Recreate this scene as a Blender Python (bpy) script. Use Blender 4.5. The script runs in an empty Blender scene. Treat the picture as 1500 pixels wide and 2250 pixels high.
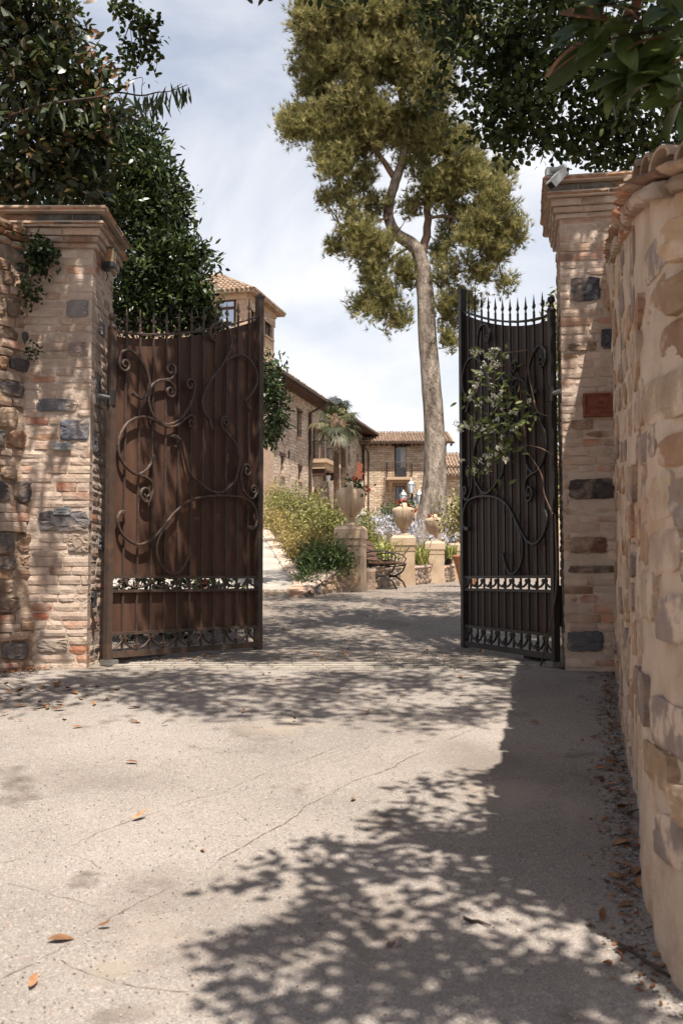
import bpy, math, random
import numpy as np
from mathutils import Vector, Matrix, noise as mnoise

# ------------------------------------------------------------------ camera, sky, sun, exposure
SC = bpy.context.scene
COL = SC.collection
F = 2250.0; PITCH = math.radians(3.81); CZ = 0.66
cam_d = bpy.data.cameras.new('camera'); cam = bpy.data.objects.new('camera', cam_d); COL.objects.link(cam)
cam.location = (0, 0, CZ); cam.rotation_euler = (math.radians(90) + PITCH, 0, 0)
cam_d.sensor_fit = 'VERTICAL'; cam_d.sensor_height = 36; cam_d.sensor_width = 24; cam_d.lens = 36
cam_d.clip_start = 0.05; cam_d.clip_end = 3000
cam_d.dof.use_dof = True; cam_d.dof.focus_distance = 10.0; cam_d.dof.aperture_fstop = 4.8
SC.camera = cam

SUN_EL = math.radians(66); SUN_AZ = math.radians(71)          # from the right, behind the camera
to_sun = Vector((math.cos(SUN_AZ) * math.cos(SUN_EL), -math.sin(SUN_AZ) * math.cos(SUN_EL), math.sin(SUN_EL)))
world = bpy.data.worlds.new('World'); SC.world = world; world.use_nodes = True
wn = world.node_tree.nodes; wl = world.node_tree.links; wn.clear()
w_out = wn.new('ShaderNodeOutputWorld')
w_sky = wn.new('ShaderNodeTexSky'); w_sky.sky_type = 'NISHITA'; w_sky.sun_disc = False
w_sky.sun_elevation = SUN_EL; w_sky.sun_rotation = math.radians(161); w_sky.dust_density = 1.6; w_sky.ozone_density = 1.2
w_bg = wn.new('ShaderNodeBackground'); w_bg.inputs[1].default_value = 0.082
wl.new(w_sky.outputs[0], w_bg.inputs[0])
w_tc = wn.new('ShaderNodeTexCoord'); w_map = wn.new('ShaderNodeMapping'); w_map.inputs['Scale'].default_value = (1.0, 1.0, 2.1)
w_map.inputs['Location'].default_value = (0.37, 0.2, 0.5)
wl.new(w_tc.outputs['Generated'], w_map.inputs[0])
w_no = wn.new('ShaderNodeTexNoise'); w_no.inputs['Scale'].default_value = 2.0; w_no.inputs['Detail'].default_value = 7; w_no.inputs['Roughness'].default_value = 0.55
w_no.inputs['Distortion'].default_value = 0.35
wl.new(w_map.outputs[0], w_no.inputs['Vector'])
w_sep = wn.new('ShaderNodeSeparateXYZ'); wl.new(w_tc.outputs['Generated'], w_sep.inputs[0])
w_alt = wn.new('ShaderNodeMapRange'); w_alt.inputs[1].default_value = 0.02; w_alt.inputs[2].default_value = 0.62
w_alt.inputs[3].default_value = 0.24; w_alt.inputs[4].default_value = -0.12
wl.new(w_sep.outputs[2], w_alt.inputs[0])
w_add = wn.new('ShaderNodeMath'); w_add.operation = 'ADD'; wl.new(w_no.outputs[0], w_add.inputs[0]); wl.new(w_alt.outputs[0], w_add.inputs[1])
w_rmp = wn.new('ShaderNodeValToRGB'); w_rmp.color_ramp.elements[0].position = 0.38; w_rmp.color_ramp.elements[1].position = 0.66
w_rmp.color_ramp.elements[0].color = (0.12, 0.12, 0.12, 1); w_rmp.color_ramp.elements[1].color = (0.93, 0.93, 0.93, 1)
wl.new(w_add.outputs[0], w_rmp.inputs[0])
w_cl = wn.new('ShaderNodeBackground'); w_cl.inputs[0].default_value = (0.95, 0.95, 0.97, 1); w_cl.inputs[1].default_value = 0.57
w_mix = wn.new('ShaderNodeMixShader'); wl.new(w_rmp.outputs[0], w_mix.inputs[0]); wl.new(w_bg.outputs[0], w_mix.inputs[1]); wl.new(w_cl.outputs[0], w_mix.inputs[2])
wl.new(w_mix.outputs[0], w_out.inputs[0])

sun_d = bpy.data.lights.new('sun', 'SUN'); sun_d.energy = 5.0; sun_d.angle = math.radians(0.53); sun_d.color = (1.0, 0.945, 0.87)
sun = bpy.data.objects.new('sun', sun_d); COL.objects.link(sun)
sun.rotation_euler = to_sun.to_track_quat('Z', 'Y').to_euler(); sun.location = to_sun * 40
SC.view_settings.view_transform = 'Standard'; SC.view_settings.look = 'None'; SC.view_settings.exposure = 0.97; SC.view_settings.gamma = 1
SC.render.engine = 'CYCLES'
SC.cycles.use_denoising = True
SC.cycles.max_bounces = 6; SC.cycles.transparent_max_bounces = 8
SC.cycles.sample_clamp_indirect = 6

# ------------------------------------------------------------------ helpers
R = random.Random(7)
def rnd(a, b): return R.uniform(a, b)
def S(r, g, b):
    f = lambda c: (c / 255 / 12.92) if c / 255 <= 0.04045 else ((c / 255 + 0.055) / 1.055) ** 2.4
    return (f(r), f(g), f(b), 1)
_cp, _sp = math.cos(PITCH), math.sin(PITCH)
def ray(x, y):
    a = (x - 750) / F; b = (1125 - y) / F
    v = Vector((a, _cp - b * _sp, _sp + b * _cp)); return v / v.y
def at(x, y, Y):
    v = ray(x, y) * Y; v.z += CZ; return v
PROF = [(-30, -3.2), (-10, -2.0), (0, -0.94), (7.6, -0.047), (8.2, -0.01), (9.8, 0.03), (11, 0.17), (12.4, 0.36), (14, 0.49), (16, 0.54), (18, 0.565), (22, 0.60), (32, 0.75), (60, 3.3), (110, 5), (600, 6), (1500, 6)]
_py = np.array([p[0] for p in PROF]); _pz = np.array([p[1] for p in PROF])
def gz(Y): return float(np.interp(Y, _py, _pz))
def gpx(x, y, up=0.0):
    v = ray(x, y); Y = 1.0
    while Y < 40 and CZ + v.z * Y > gz(Y) + up: Y += 0.02
    return Vector((v.x * Y, Y, gz(Y) + up))

def props(o, label=None, cat=None, group=None, kind=None):
    if label: o['label'] = label
    if cat: o['category'] = cat
    if group: o['group'] = group
    if kind: o['kind'] = kind
    return o
def link(name, data, parent=None, loc=None, rot=None, scale=None):
    o = bpy.data.objects.new(name, data); COL.objects.link(o)
    if parent is not None: o.parent = parent
    if loc is not None: o.location = loc
    if rot is not None: o.rotation_euler = rot
    if scale is not None: o.scale = scale
    return o
def empty(name, loc, rz=0.0, label=None, cat=None, group=None, kind=None):
    o = link(name, None, None, loc, (0, 0, rz)); o.empty_display_size = 0.1
    return props(o, label, cat, group, kind)

class MB:
    def __init__(s): s.v = []; s.f = []
    def add(s, vs, fs):
        b = len(s.v); s.v += [tuple(v) for v in vs]; s.f += [tuple(b + i for i in f) for f in fs]; return s
    def box(s, c, d, rz=0.0, M=None):
        x, y, z = d[0] / 2, d[1] / 2, d[2] / 2
        vs = [Vector((sx * x, sy * y, sz * z)) for sz in (-1, 1) for sy in (-1, 1) for sx in (-1, 1)]
        if rz: vs = [Matrix.Rotation(rz, 3, 'Z') @ v for v in vs]
        if M is not None: vs = [M @ v for v in vs]
        vs = [v + Vector(c) for v in vs]
        return s.add(vs, [(0, 2, 3, 1), (4, 5, 7, 6), (0, 1, 5, 4), (2, 6, 7, 3), (0, 4, 6, 2), (1, 3, 7, 5)])
    def box2(s, a, b):
        return s.box([(a[i] + b[i]) / 2 for i in range(3)], [abs(b[i] - a[i]) for i in range(3)])
    def tube(s, pts, rad, n=8, cap=True, ell=1.0):
        pts = [Vector(p) for p in pts]; m = len(pts)
        if not hasattr(rad, '__len__'): rad = [rad] * m
        t0 = (pts[1] - pts[0]).normalized(); up = Vector((0, 0, 1)) if abs(t0.z) < 0.9 else Vector((1, 0, 0))
        nx = t0.cross(up).normalized(); b = len(s.v)
        for i in range(m):
            t = (pts[min(i + 1, m - 1)] - pts[max(i - 1, 0)]).normalized()
            nx = (nx - t * nx.dot(t)).normalized(); ny = t.cross(nx)
            for k in range(n):
                a = 2 * math.pi * k / n
                s.v.append(tuple(pts[i] + (nx * math.cos(a) + ny * math.sin(a) * ell) * rad[i]))
        for i in range(m - 1):
            for k in range(n):
                k2 = (k + 1) % n
                s.f.append((b + i * n + k, b + i * n + k2, b + (i + 1) * n + k2, b + (i + 1) * n + k))
        if cap:
            s.f.append(tuple(b + k for k in reversed(range(n)))); s.f.append(tuple(b + (m - 1) * n + k for k in range(n)))
        return s
    def lathe(s, prof, n=16, c=(0, 0, 0), lobes=0, amp=0.0):
        b = len(s.v); m = len(prof)
        for (r, z) in prof:
            for k in range(n):
                a = 2 * math.pi * k / n; rr = r * (1 + (amp * math.cos(lobes * a) if lobes else 0))
                s.v.append((c[0] + rr * math.cos(a), c[1] + rr * math.sin(a), c[2] + z))
        for i in range(m - 1):
            for k in range(n):
                k2 = (k + 1) % n
                s.f.append((b + i * n + k, b + i * n + k2, b + (i + 1) * n + k2, b + (i + 1) * n + k))
        if prof[0][0] > 1e-4: s.f.append(tuple(b + k for k in reversed(range(n))))
        if prof[-1][0] > 1e-4: s.f.append(tuple(b + (m - 1) * n + k for k in range(n)))
        return s
    def mesh(s, name, mat, smooth=False):
        me = bpy.data.meshes.new(name); me.from_pydata(s.v, [], s.f)
        if mat: me.materials.append(mat)
        if smooth: me.polygons.foreach_set('use_smooth', [True] * len(me.polygons))
        me.update(); return me
    def build(s, name, mat, parent=None, smooth=False, loc=None, rot=None):
        return link(name, s.mesh(name, mat, smooth), parent, loc, rot)

def np_mesh(name, verts, tris, mat, rndv=None, smooth=False):
    me = bpy.data.meshes.new(name); nv, nt = len(verts), len(tris)
    me.vertices.add(nv); me.vertices.foreach_set('co', np.asarray(verts, np.float32).ravel())
    me.loops.add(nt * 3); me.loops.foreach_set('vertex_index', np.asarray(tris, np.int32).ravel())
    me.polygons.add(nt); me.polygons.foreach_set('loop_start', np.arange(0, nt * 3, 3, dtype=np.int32))
    if smooth: me.polygons.foreach_set('use_smooth', np.ones(nt, bool))
    me.materials.append(mat); me.update(calc_edges=True)
    if rndv is not None:
        at_ = me.attributes.new('rnd', 'FLOAT', 'POINT'); at_.data.foreach_set('value', np.asarray(rndv, np.float32))
    return me

# ------------------------------------------------------------------ materials
TONE = dict(worn_concrete=0.87, gravel=0.80, pebble=0.8, paver=0.62, path_stone=0.68, masonry=0.82, house_masonry=0.80, tower_brick=0.78, terracotta_tile=0.74, pale_terracotta=0.80, sand_plaster=0.80, trim_plaster=0.8, shrub_leaf=0.85, golden_leaf=0.85, pine_bark=0.74, limb_bark=0.8, old_brick=0.94, mortar=0.94, dry_leaf=0.85, crack_fill=0.92, red_petal=0.75, red_wood=0.7, laurel_leaf=0.85)   # multiplier on each surface's base colour, balanced against the exposure
def surf(name, cols, scale=3.0, rough=0.85, bump=0.3, bscale=40.0, detail=6, objcol=False, wash=None, metallic=0.0, attr=False,
         transl=0.0, brick=None, spec=0.3, speck=None, stretch=None, dark=None, bdist=0.02, local=False, rndcol=0.0):
    m = bpy.data.materials.new(name); m.use_nodes = True
    N = m.node_tree.nodes; L = m.node_tree.links; bs = N['Principled BSDF']; out = N['Material Output']
    if local:
        tc = N.new('ShaderNodeTexCoord'); pos = tc.outputs['Object']
    else:
        ge = N.new('ShaderNodeNewGeometry'); pos = ge.outputs['Position']
    if stretch:
        mp = N.new('ShaderNodeMapping'); mp.inputs['Scale'].default_value = stretch; L.new(pos, mp.inputs[0]); vec = mp.outputs[0]
    else: vec = pos
    if attr:
        at_ = N.new('ShaderNodeAttribute'); at_.attribute_name = 'rnd'; fac = at_.outputs['Fac']
    else:
        no = N.new('ShaderNodeTexNoise'); no.inputs['Scale'].default_value = scale; no.inputs['Detail'].default_value = detail; no.inputs['Roughness'].default_value = 0.62
        L.new(vec, no.inputs['Vector']); fac = no.outputs[0]
    rp = N.new('ShaderNodeValToRGB'); cr = rp.color_ramp
    while len(cr.elements) < len(cols): cr.elements.new(0.5)
    for e, (p, c) in zip(cr.elements, cols): e.position = p; e.color = c
    L.new(fac, rp.inputs[0]); col = rp.outputs[0]
    def mixc(f, a, b, mode='MIX', fv=None):
        mx = N.new('ShaderNodeMix'); mx.data_type = 'RGBA'; mx.blend_type = mode
        if f is not None: L.new(f, mx.inputs[0])
        else: mx.inputs[0].default_value = fv
        for sock, v in ((mx.inputs[6], a), (mx.inputs[7], b)):
            if isinstance(v, tuple): sock.default_value = v
            else: L.new(v, sock)
        return mx.outputs[2]
    def nz(sc, lo, hi, det=5, rg=0.6, v=None):
        n2 = N.new('ShaderNodeTexNoise'); n2.inputs['Scale'].default_value = sc; n2.inputs['Detail'].default_value = det; n2.inputs['Roughness'].default_value = rg
        L.new(v or pos, n2.inputs['Vector'])
        mr = N.new('ShaderNodeMapRange'); mr.inputs[1].default_value = lo; mr.inputs[2].default_value = hi; L.new(n2.outputs[0], mr.inputs[0]); return mr.outputs[0]
    if objcol:
        oi = N.new('ShaderNodeObjectInfo'); col = mixc(None, oi.outputs['Color'], col, 'MULTIPLY', 1.0)
    hgt = None
    if brick:
        sx, bw, bh, c1, c2, mo = brick
        tc = N.new('ShaderNodeTexCoord'); sp = N.new('ShaderNodeSeparateXYZ'); L.new(tc.outputs['Object'], sp.inputs[0])
        nd = N.new('ShaderNodeTexNoise'); nd.inputs['Scale'].default_value = 1.6; nd.inputs['Detail'].default_value = 4; L.new(tc.outputs['Object'], nd.inputs['Vector'])
        cb = N.new('ShaderNodeCombineXYZ')
        ad = N.new('ShaderNodeMath'); ad.operation = 'MULTIPLY_ADD'; L.new(nd.outputs[0], ad.inputs[0]); ad.inputs[1].default_value = 0.22; L.new(sp.outputs[0], ad.inputs[2])
        ad2 = N.new('ShaderNodeMath'); ad2.operation = 'MULTIPLY_ADD'; L.new(nd.outputs[0], ad2.inputs[0]); ad2.inputs[1].default_value = 0.30; L.new(sp.outputs[2], ad2.inputs[2])
        L.new(ad.outputs[0], cb.inputs[0]); L.new(ad2.outputs[0], cb.inputs[1])
        bk = N.new('ShaderNodeTexBrick'); bk.inputs['Scale'].default_value = sx; bk.inputs['Brick Width'].default_value = bw; bk.inputs['Row Height'].default_value = bh
        bk.inputs['Mortar Size'].default_value = 0.012; bk.inputs['Mortar Smooth'].default_value = 0.35; bk.inputs['Bias'].default_value = 0.0
        bk.inputs['Color1'].default_value = c1; bk.inputs['Color2'].default_value = c2; bk.inputs['Mortar'].default_value = mo
        L.new(cb.outputs[0], bk.inputs['Vector'])
        col = mixc(None, bk.outputs[0], col, 'MULTIPLY', 1.0); hgt = bk.outputs['Fac']
    if speck:
        for (sc, thr, c, amt) in speck:
            vo = N.new('ShaderNodeTexVoronoi'); vo.inputs['Scale'].default_value = sc; L.new(pos, vo.inputs['Vector'])
            sx_ = N.new('ShaderNodeSeparateColor'); L.new(vo.outputs['Color'], sx_.inputs[0])
            mr = N.new('ShaderNodeMapRange'); mr.inputs[1].default_value = thr; mr.inputs[2].default_value = thr + 0.04; mr.inputs[4].default_value = amt
            L.new(sx_.outputs[0], mr.inputs[0]); col = mixc(mr.outputs[0], col, c)
    if wash: 
        for (c, sc, lo, hi) in (wash if isinstance(wash, list) else [wash]): col = mixc(nz(sc, lo, hi), col, c)
    if rndcol:
        oi2 = N.new('ShaderNodeObjectInfo'); mr2 = N.new('ShaderNodeMapRange'); mr2.inputs[3].default_value = 1 - rndcol; mr2.inputs[4].default_value = 1 + rndcol
        L.new(oi2.outputs['Random'], mr2.inputs[0])
        cc = N.new('ShaderNodeCombineColor'); [L.new(mr2.outputs[0], cc.inputs[k]) for k in range(3)]
        col = mixc(None, col, cc.outputs[0], 'MULTIPLY', 1.0)
    if name in TONE: col = mixc(None, col, (TONE[name],) * 3 + (1,), 'MULTIPLY', 1.0)
    L.new(col, bs.inputs['Base Color'])
    bs.inputs['Roughness'].default_value = rough; bs.inputs['Metallic'].default_value = metallic
    bs.inputs['Specular IOR Level'].default_value = spec
    if bump:
        nb = N.new('ShaderNodeTexNoise'); nb.inputs['Scale'].default_value = bscale; nb.inputs['Detail'].default_value = 6; nb.inputs['Roughness'].default_value = 0.65
        L.new(vec, nb.inputs['Vector'])
        bp = N.new('ShaderNodeBump'); bp.inputs['Strength'].default_value = bump; bp.inputs['Distance'].default_value = bdist
        if hgt is not None:
            sb = N.new('ShaderNodeMath'); sb.operation = 'SUBTRACT'; L.new(nb.outputs[0], sb.inputs[0]); L.new(hgt, sb.inputs[1]); L.new(sb.outputs[0], bp.inputs['Height'])
        else: L.new(nb.outputs[0], bp.inputs['Height'])
        L.new(bp.outputs[0], bs.inputs['Normal'])
    if transl:
        tr = N.new('ShaderNodeBsdfTranslucent'); L.new(col, tr.inputs[0]); ms = N.new('ShaderNodeMixShader'); ms.inputs[0].default_value = transl
        L.new(bs.outputs[0], ms.inputs[1]); L.new(tr.outputs[0], ms.inputs[2]); L.new(ms.outputs[0], out.inputs[0])
    return m

MORTAR = S(192, 172, 150)
M = {}
M['road'] = surf('worn_concrete', [(0.30, S(131, 122, 113)), (0.5, S(149, 139, 129)), (0.72, S(164, 153, 143))], scale=0.9, rough=0.9, bump=0.5, bscale=130, bdist=0.010,
                 speck=[(210, 0.70, S(108, 100, 95), 0.5), (150, 0.86, S(186, 175, 164), 0.45), (330, 0.78, S(84, 79, 78), 0.45), (90, 0.96, S(150, 112, 86), 0.4)],
                 wash=[(S(108, 96, 86), 0.5, 0.52, 0.74), (S(86, 74, 65), 2.2, 0.60, 0.74), (S(170, 156, 140), 1.1, 0.60, 0.75), (S(96, 84, 75), 9.0, 0.68, 0.78)])
M['gravel'] = surf('gravel', [(0.3, S(124, 113, 102)), (0.55, S(146, 133, 120)), (0.75, S(162, 149, 135))], scale=1.6, rough=0.95, bump=0.8, bscale=80, bdist=0.015,
                   speck=[(110, 0.66, S(100, 91, 83), 0.5), (80, 0.86, S(180, 169, 155), 0.5), (130, 0.8, S(116, 95, 78), 0.45)], wash=[(S(104, 92, 80), 1.2, 0.56, 0.74)])
M['pebble'] = surf('pebble', [(0, S(84, 79, 74)), (0.5, S(136, 127, 117)), (1, S(180, 171, 160))], attr=True, rough=0.9, bump=0)
M['paver'] = surf('paver', [(0.3, S(150, 140, 128)), (0.7, S(190, 178, 163))], scale=9, rough=0.9, bump=0.4, bscale=60, rndcol=0.14)
M['pathstone'] = surf('path_stone', [(0.3, S(168, 158, 145)), (0.7, S(198, 188, 174))], scale=2.5, rough=0.9, bump=0.4, bscale=50)
M['brick'] = surf('old_brick', [(0.28, (0.62, 0.60, 0.58, 1)), (0.5, (0.94, 0.94, 0.94, 1)), (0.75, (1.15, 1.13, 1.1, 1))], scale=14, rough=0.92, bump=0.55, bscale=55, objcol=True,
                  wash=[(S(182, 163, 146), 4.5, 0.40, 0.64), (S(128, 112, 98), 1.4, 0.56, 0.80)], bdist=0.012)
M['dirtybrick'] = surf('weathered_brick', [(0.28, (0.5, 0.48, 0.46, 1)), (0.5, (0.9, 0.9, 0.9, 1)), (0.75, (1.15, 1.13, 1.1, 1))], scale=16, rough=0.95, bump=0.55, bscale=60, objcol=True,
                       wash=[(S(70, 62, 56), 7, 0.54, 0.70)], bdist=0.012)
M['stone'] = surf('field_stone', [(0.28, (0.58, 0.57, 0.56, 1)), (0.5, (0.95, 0.95, 0.95, 1)), (0.75, (1.2, 1.18, 1.15, 1))], scale=8, rough=0.95, bump=0.8, bscale=26, objcol=True,
                  wash=[(S(166, 145, 125), 3.6, 0.50, 0.68), (S(92, 82, 74), 1.8, 0.58, 0.78)], bdist=0.02)
M['wallstone'] = surf('sand_stone', [(0.25, (0.70, 0.66, 0.62, 1)), (0.5, (0.97, 0.97, 0.97, 1)), (0.75, (1.2, 1.18, 1.14, 1))], scale=7, rough=0.92, bump=0.9, bscale=20, objcol=True,
                      wash=[(S(203, 179, 156), 7.0, 0.52, 0.62), (S(180, 142, 106), 1.9, 0.55, 0.72), (S(128, 115, 106), 1.1, 0.60, 0.72)], bdist=0.02)
M['mortar'] = surf('mortar', [(0.3, S(160, 140, 123)), (0.5, S(182, 163, 146)), (0.75, S(196, 179, 161))], scale=6, rough=0.95, bump=0.6, bscale=45)
M['wallmortar'] = surf('lime_mortar', [(0.25, S(174, 148, 124)), (0.5, S(200, 176, 153)), (0.75, S(214, 193, 172))], scale=3.5, rough=0.95, bump=0.9, bscale=22, bdist=0.025,
                       wash=[(S(186, 144, 104), 2.4, 0.56, 0.72), (S(140, 125, 114), 1.1, 0.60, 0.74)])
M['rubblemortar'] = surf('rubble_mortar', [(0.3, S(120, 102, 86)), (0.5, S(158, 136, 116)), (0.75, S(180, 158, 136))], scale=5, rough=0.95, bump=0.8, bscale=24, bdist=0.03, wash=[(S(80, 70, 62), 1.6, 0.55, 0.75)])
M['tile'] = surf('terracotta_tile', [(0.25, S(120, 100, 84)), (0.5, S(172, 144, 120)), (0.75, S(200, 177, 152))], scale=5, rough=0.9, bump=0.4, bscale=30, wash=[(S(104, 92, 80), 3.5, 0.50, 0.70)], rndcol=0.16)
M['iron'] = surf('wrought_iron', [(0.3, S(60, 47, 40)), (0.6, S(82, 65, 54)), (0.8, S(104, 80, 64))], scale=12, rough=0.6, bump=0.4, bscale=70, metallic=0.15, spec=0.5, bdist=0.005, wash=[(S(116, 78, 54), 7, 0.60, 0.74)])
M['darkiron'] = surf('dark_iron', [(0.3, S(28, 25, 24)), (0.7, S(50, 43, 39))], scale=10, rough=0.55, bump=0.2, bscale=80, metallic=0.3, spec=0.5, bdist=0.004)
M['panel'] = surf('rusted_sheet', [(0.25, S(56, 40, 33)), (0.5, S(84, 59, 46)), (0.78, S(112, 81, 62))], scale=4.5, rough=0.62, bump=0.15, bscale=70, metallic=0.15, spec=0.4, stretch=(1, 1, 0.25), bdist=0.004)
M['rpanel'] = surf('dark_sheet', [(0.25, S(50, 38, 32)), (0.5, S(70, 53, 45)), (0.78, S(88, 66, 55))], scale=4.5, rough=0.62, bump=0.15, bscale=70, metallic=0.15, spec=0.4, stretch=(1, 1, 0.25), bdist=0.004)  # right leaf: the left leaf's sheet recipe in darker browns
M['steel'] = surf('galvanised', [(0.3, S(120, 120, 118)), (0.7, S(165, 165, 162))], scale=20, rough=0.45, bump=0.1, metallic=0.7)
M['etch'] = surf('etched_ink', [(0, S(60, 62, 64)), (1, S(70, 72, 74))], rough=0.7, bump=0)
M['clayplate'] = surf('red_clay', [(0.3, S(104, 58, 45)), (0.7, S(128, 74, 58))], scale=18, rough=0.85, bump=0.3, bscale=60)
M['clayink'] = surf('clay_incision', [(0, S(84, 38, 28)), (1, S(92, 44, 32))], rough=0.9, bump=0)
M['white'] = surf('white_plastic', [(0.3, S(164, 164, 160)), (0.7, S(184, 184, 180))], scale=6, rough=0.5, bump=0.03)
M['black'] = surf('black_plastic', [(0.3, S(14, 14, 15)), (0.7, S(26, 26, 27))], scale=6, rough=0.3, bump=0.0)
M['grey'] = surf('grey_plastic', [(0.3, S(44, 44, 46)), (0.7, S(62, 62, 64))], scale=8, rough=0.6, bump=0.1)
M['bark'] = surf('pine_bark', [(0.32, S(86, 74, 64)), (0.5, S(158, 142, 126)), (0.68, S(196, 180, 162))], scale=5.5, rough=0.95, bump=1.0, bscale=14, stretch=(1, 1, 0.35), bdist=0.12)
M['redbark'] = surf('limb_bark', [(0.3, S(74, 58, 48)), (0.55, S(124, 100, 82)), (0.75, S(160, 128, 100))], scale=5, rough=0.95, bump=0.8, bscale=10, stretch=(1, 1, 0.4), bdist=0.05)
M['darkbark'] = surf('dark_bark', [(0.3, S(48, 40, 34)), (0.7, S(92, 78, 66))], scale=8, rough=0.95, bump=0.8, bscale=18, stretch=(1, 1, 0.4), bdist=0.03)
M['palmbark'] = surf('palm_bark', [(0.3, S(60, 46, 36)), (0.5, S(98, 76, 58)), (0.75, S(140, 112, 86))], scale=14, rough=0.95, bump=1.0, bscale=14, stretch=(1, 1, 2.5), bdist=0.08)
def leafmat(name, a, b, c, tr=0.28, rough=0.5): return surf(name, [(0.0, a), (0.55, b), (1.0, c)], attr=True, rough=rough, bump=0, transl=tr, spec=0.35)
M['needle'] = leafmat('pine_needle', S(84, 86, 46), S(132, 126, 74), S(186, 173, 116), 0.38, 0.6)
M['oak'] = leafmat('oak_leaf', S(34, 44, 20), S(50, 62, 28), S(84, 92, 42), 0.3)
M['laurel'] = leafmat('laurel_leaf', S(30, 42, 20), S(52, 66, 34), S(92, 104, 54), 0.2, 0.38)
M['magnolia'] = leafmat('magnolia_leaf', S(34, 42, 22), S(52, 60, 32), S(92, 72, 44), 0.15, 0.35)
M['euca'] = leafmat('eucalyptus_leaf', S(44, 54, 36), S(66, 78, 52), S(96, 104, 70), 0.3, 0.5)
M['shrub'] = leafmat('shrub_leaf', S(84, 86, 42), S(128, 126, 66), S(180, 172, 104), 0.3, 0.5)
M['goldshrub'] = leafmat('golden_leaf', S(110, 98, 50), S(160, 140, 80), S(192, 172, 108), 0.3, 0.55)
M['darkshrub'] = leafmat('dark_leaf', S(38, 52, 24), S(58, 76, 34), S(96, 112, 52), 0.25, 0.5)
M['ivy'] = leafmat('ivy_leaf', S(26, 36, 18), S(40, 54, 26), S(62, 78, 38), 0.15, 0.5)
M['palm'] = leafmat('palm_leaf', S(42, 48, 30), S(64, 70, 44), S(104, 98, 66), 0.15, 0.5)
M['strap'] = leafmat('strap_leaf', S(92, 104, 50), S(138, 142, 74), S(190, 182, 116), 0.3, 0.5)
M['lilac'] = leafmat('lilac_petal', S(178, 175, 188), S(208, 206, 214), S(234, 232, 236), 0.3, 0.6)
M['red'] = leafmat('red_petal', S(150, 52, 34), S(182, 72, 48), S(204, 104, 74), 0.25, 0.6)
M['jasmine'] = leafmat('jasmine_petal', S(222, 214, 186), S(238, 232, 210), S(246, 244, 232), 0.3, 0.6)
M['vineleaf'] = surf('vine_leaf', [(0.3, S(80, 88, 48)), (0.5, S(112, 120, 68)), (0.75, S(154, 156, 98))], scale=7, rough=0.4, bump=0, transl=0.25, rndcol=0.3)
M['nearleaf'] = surf('near_leaf', [(0.3, S(48, 60, 28)), (0.55, S(74, 88, 42)), (0.75, S(104, 112, 58))], scale=8, rough=0.42, bump=0.1, transl=0.3, rndcol=0.3)
M['brownleaf'] = surf('brown_leaf', [(0.3, S(92, 62, 40)), (0.7, S(140, 96, 62))], scale=10, rough=0.6, bump=0.1, transl=0.15, rndcol=0.25)
M['dryleaf'] = surf('dry_leaf', [(0.3, S(104, 70, 46)), (0.55, S(142, 102, 70)), (0.75, S(176, 138, 100))], scale=22, rough=0.8, bump=0.3, bscale=60, rndcol=0.3)
M['litter'] = leafmat('litter_leaf', S(84, 54, 34), S(138, 92, 56), S(182, 134, 84), 0.1, 0.85)
M['terracotta'] = surf('pale_terracotta', [(0.3, S(162, 136, 112)), (0.5, S(194, 168, 140)), (0.75, S(212, 190, 164))], scale=4, rough=0.92, bump=0.35, bscale=30, stretch=(1, 1, 0.5), wash=[(S(122, 108, 92), 3, 0.62, 0.78)])
M['pedestal'] = surf('sand_plaster', [(0.3, S(176, 150, 122)), (0.5, S(194, 168, 140)), (0.75, S(206, 183, 156))], scale=4, rough=0.92, bump=0.3, bscale=30, wash=[(S(166, 140, 112), 2.5, 0.6, 0.76)])
M['pot'] = surf('clay_pot', [(0.3, S(150, 104, 78)), (0.7, S(190, 140, 108))], scale=6, rough=0.9, bump=0.3)
M['soil'] = surf('soil', [(0.3, S(62, 50, 38)), (0.7, S(102, 84, 62))], scale=5, rough=1, bump=0.8, bscale=20)
M['wood'] = surf('bench_wood', [(0.3, S(78, 56, 44)), (0.7, S(116, 86, 68))], scale=8, rough=0.7, bump=0.3, bscale=30, stretch=(4, 0.4, 4))
M['door'] = surf('door_wood', [(0.3, S(56, 38, 30)), (0.7, S(86, 58, 44))], scale=6, rough=0.7, bump=0.2)
M['redwood'] = surf('red_wood', [(0.3, S(138, 74, 52)), (0.7, S(168, 98, 70))], scale=6, rough=0.7, bump=0.2)
M['pane'] = surf('window_pane', [(0.3, S(34, 40, 48)), (0.7, S(48, 54, 62))], scale=2, rough=0.06, bump=0, spec=1.0)
M['skypane'] = surf('reflecting_pane', [(0.3, S(150, 160, 175)), (0.7, S(170, 178, 190))], scale=2, rough=0.05, bump=0, metallic=0.9)
M['curtain'] = surf('curtain', [(0.3, S(150, 150, 148)), (0.7, S(178, 176, 172))], scale=6, rough=0.9, bump=0.2)
M['lampglass'] = surf('frosted_glass', [(0.3, S(196, 200, 200)), (0.7, S(218, 220, 220))], scale=3, rough=0.25, bump=0)
M['facade'] = surf('masonry', [(0.25, (0.60, 0.58, 0.56, 1)), (0.5, (0.95, 0.95, 0.95, 1)), (0.75, (1.18, 1.15, 1.1, 1))], scale=2.2, rough=0.95, bump=0.9, bscale=9, bdist=0.06,
                   brick=(1.0, 0.42, 0.17, S(226, 204, 180), S(184, 160, 138), S(150, 128, 110)))  # joint colour darkened to stand for relief shadow between the stones
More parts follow.
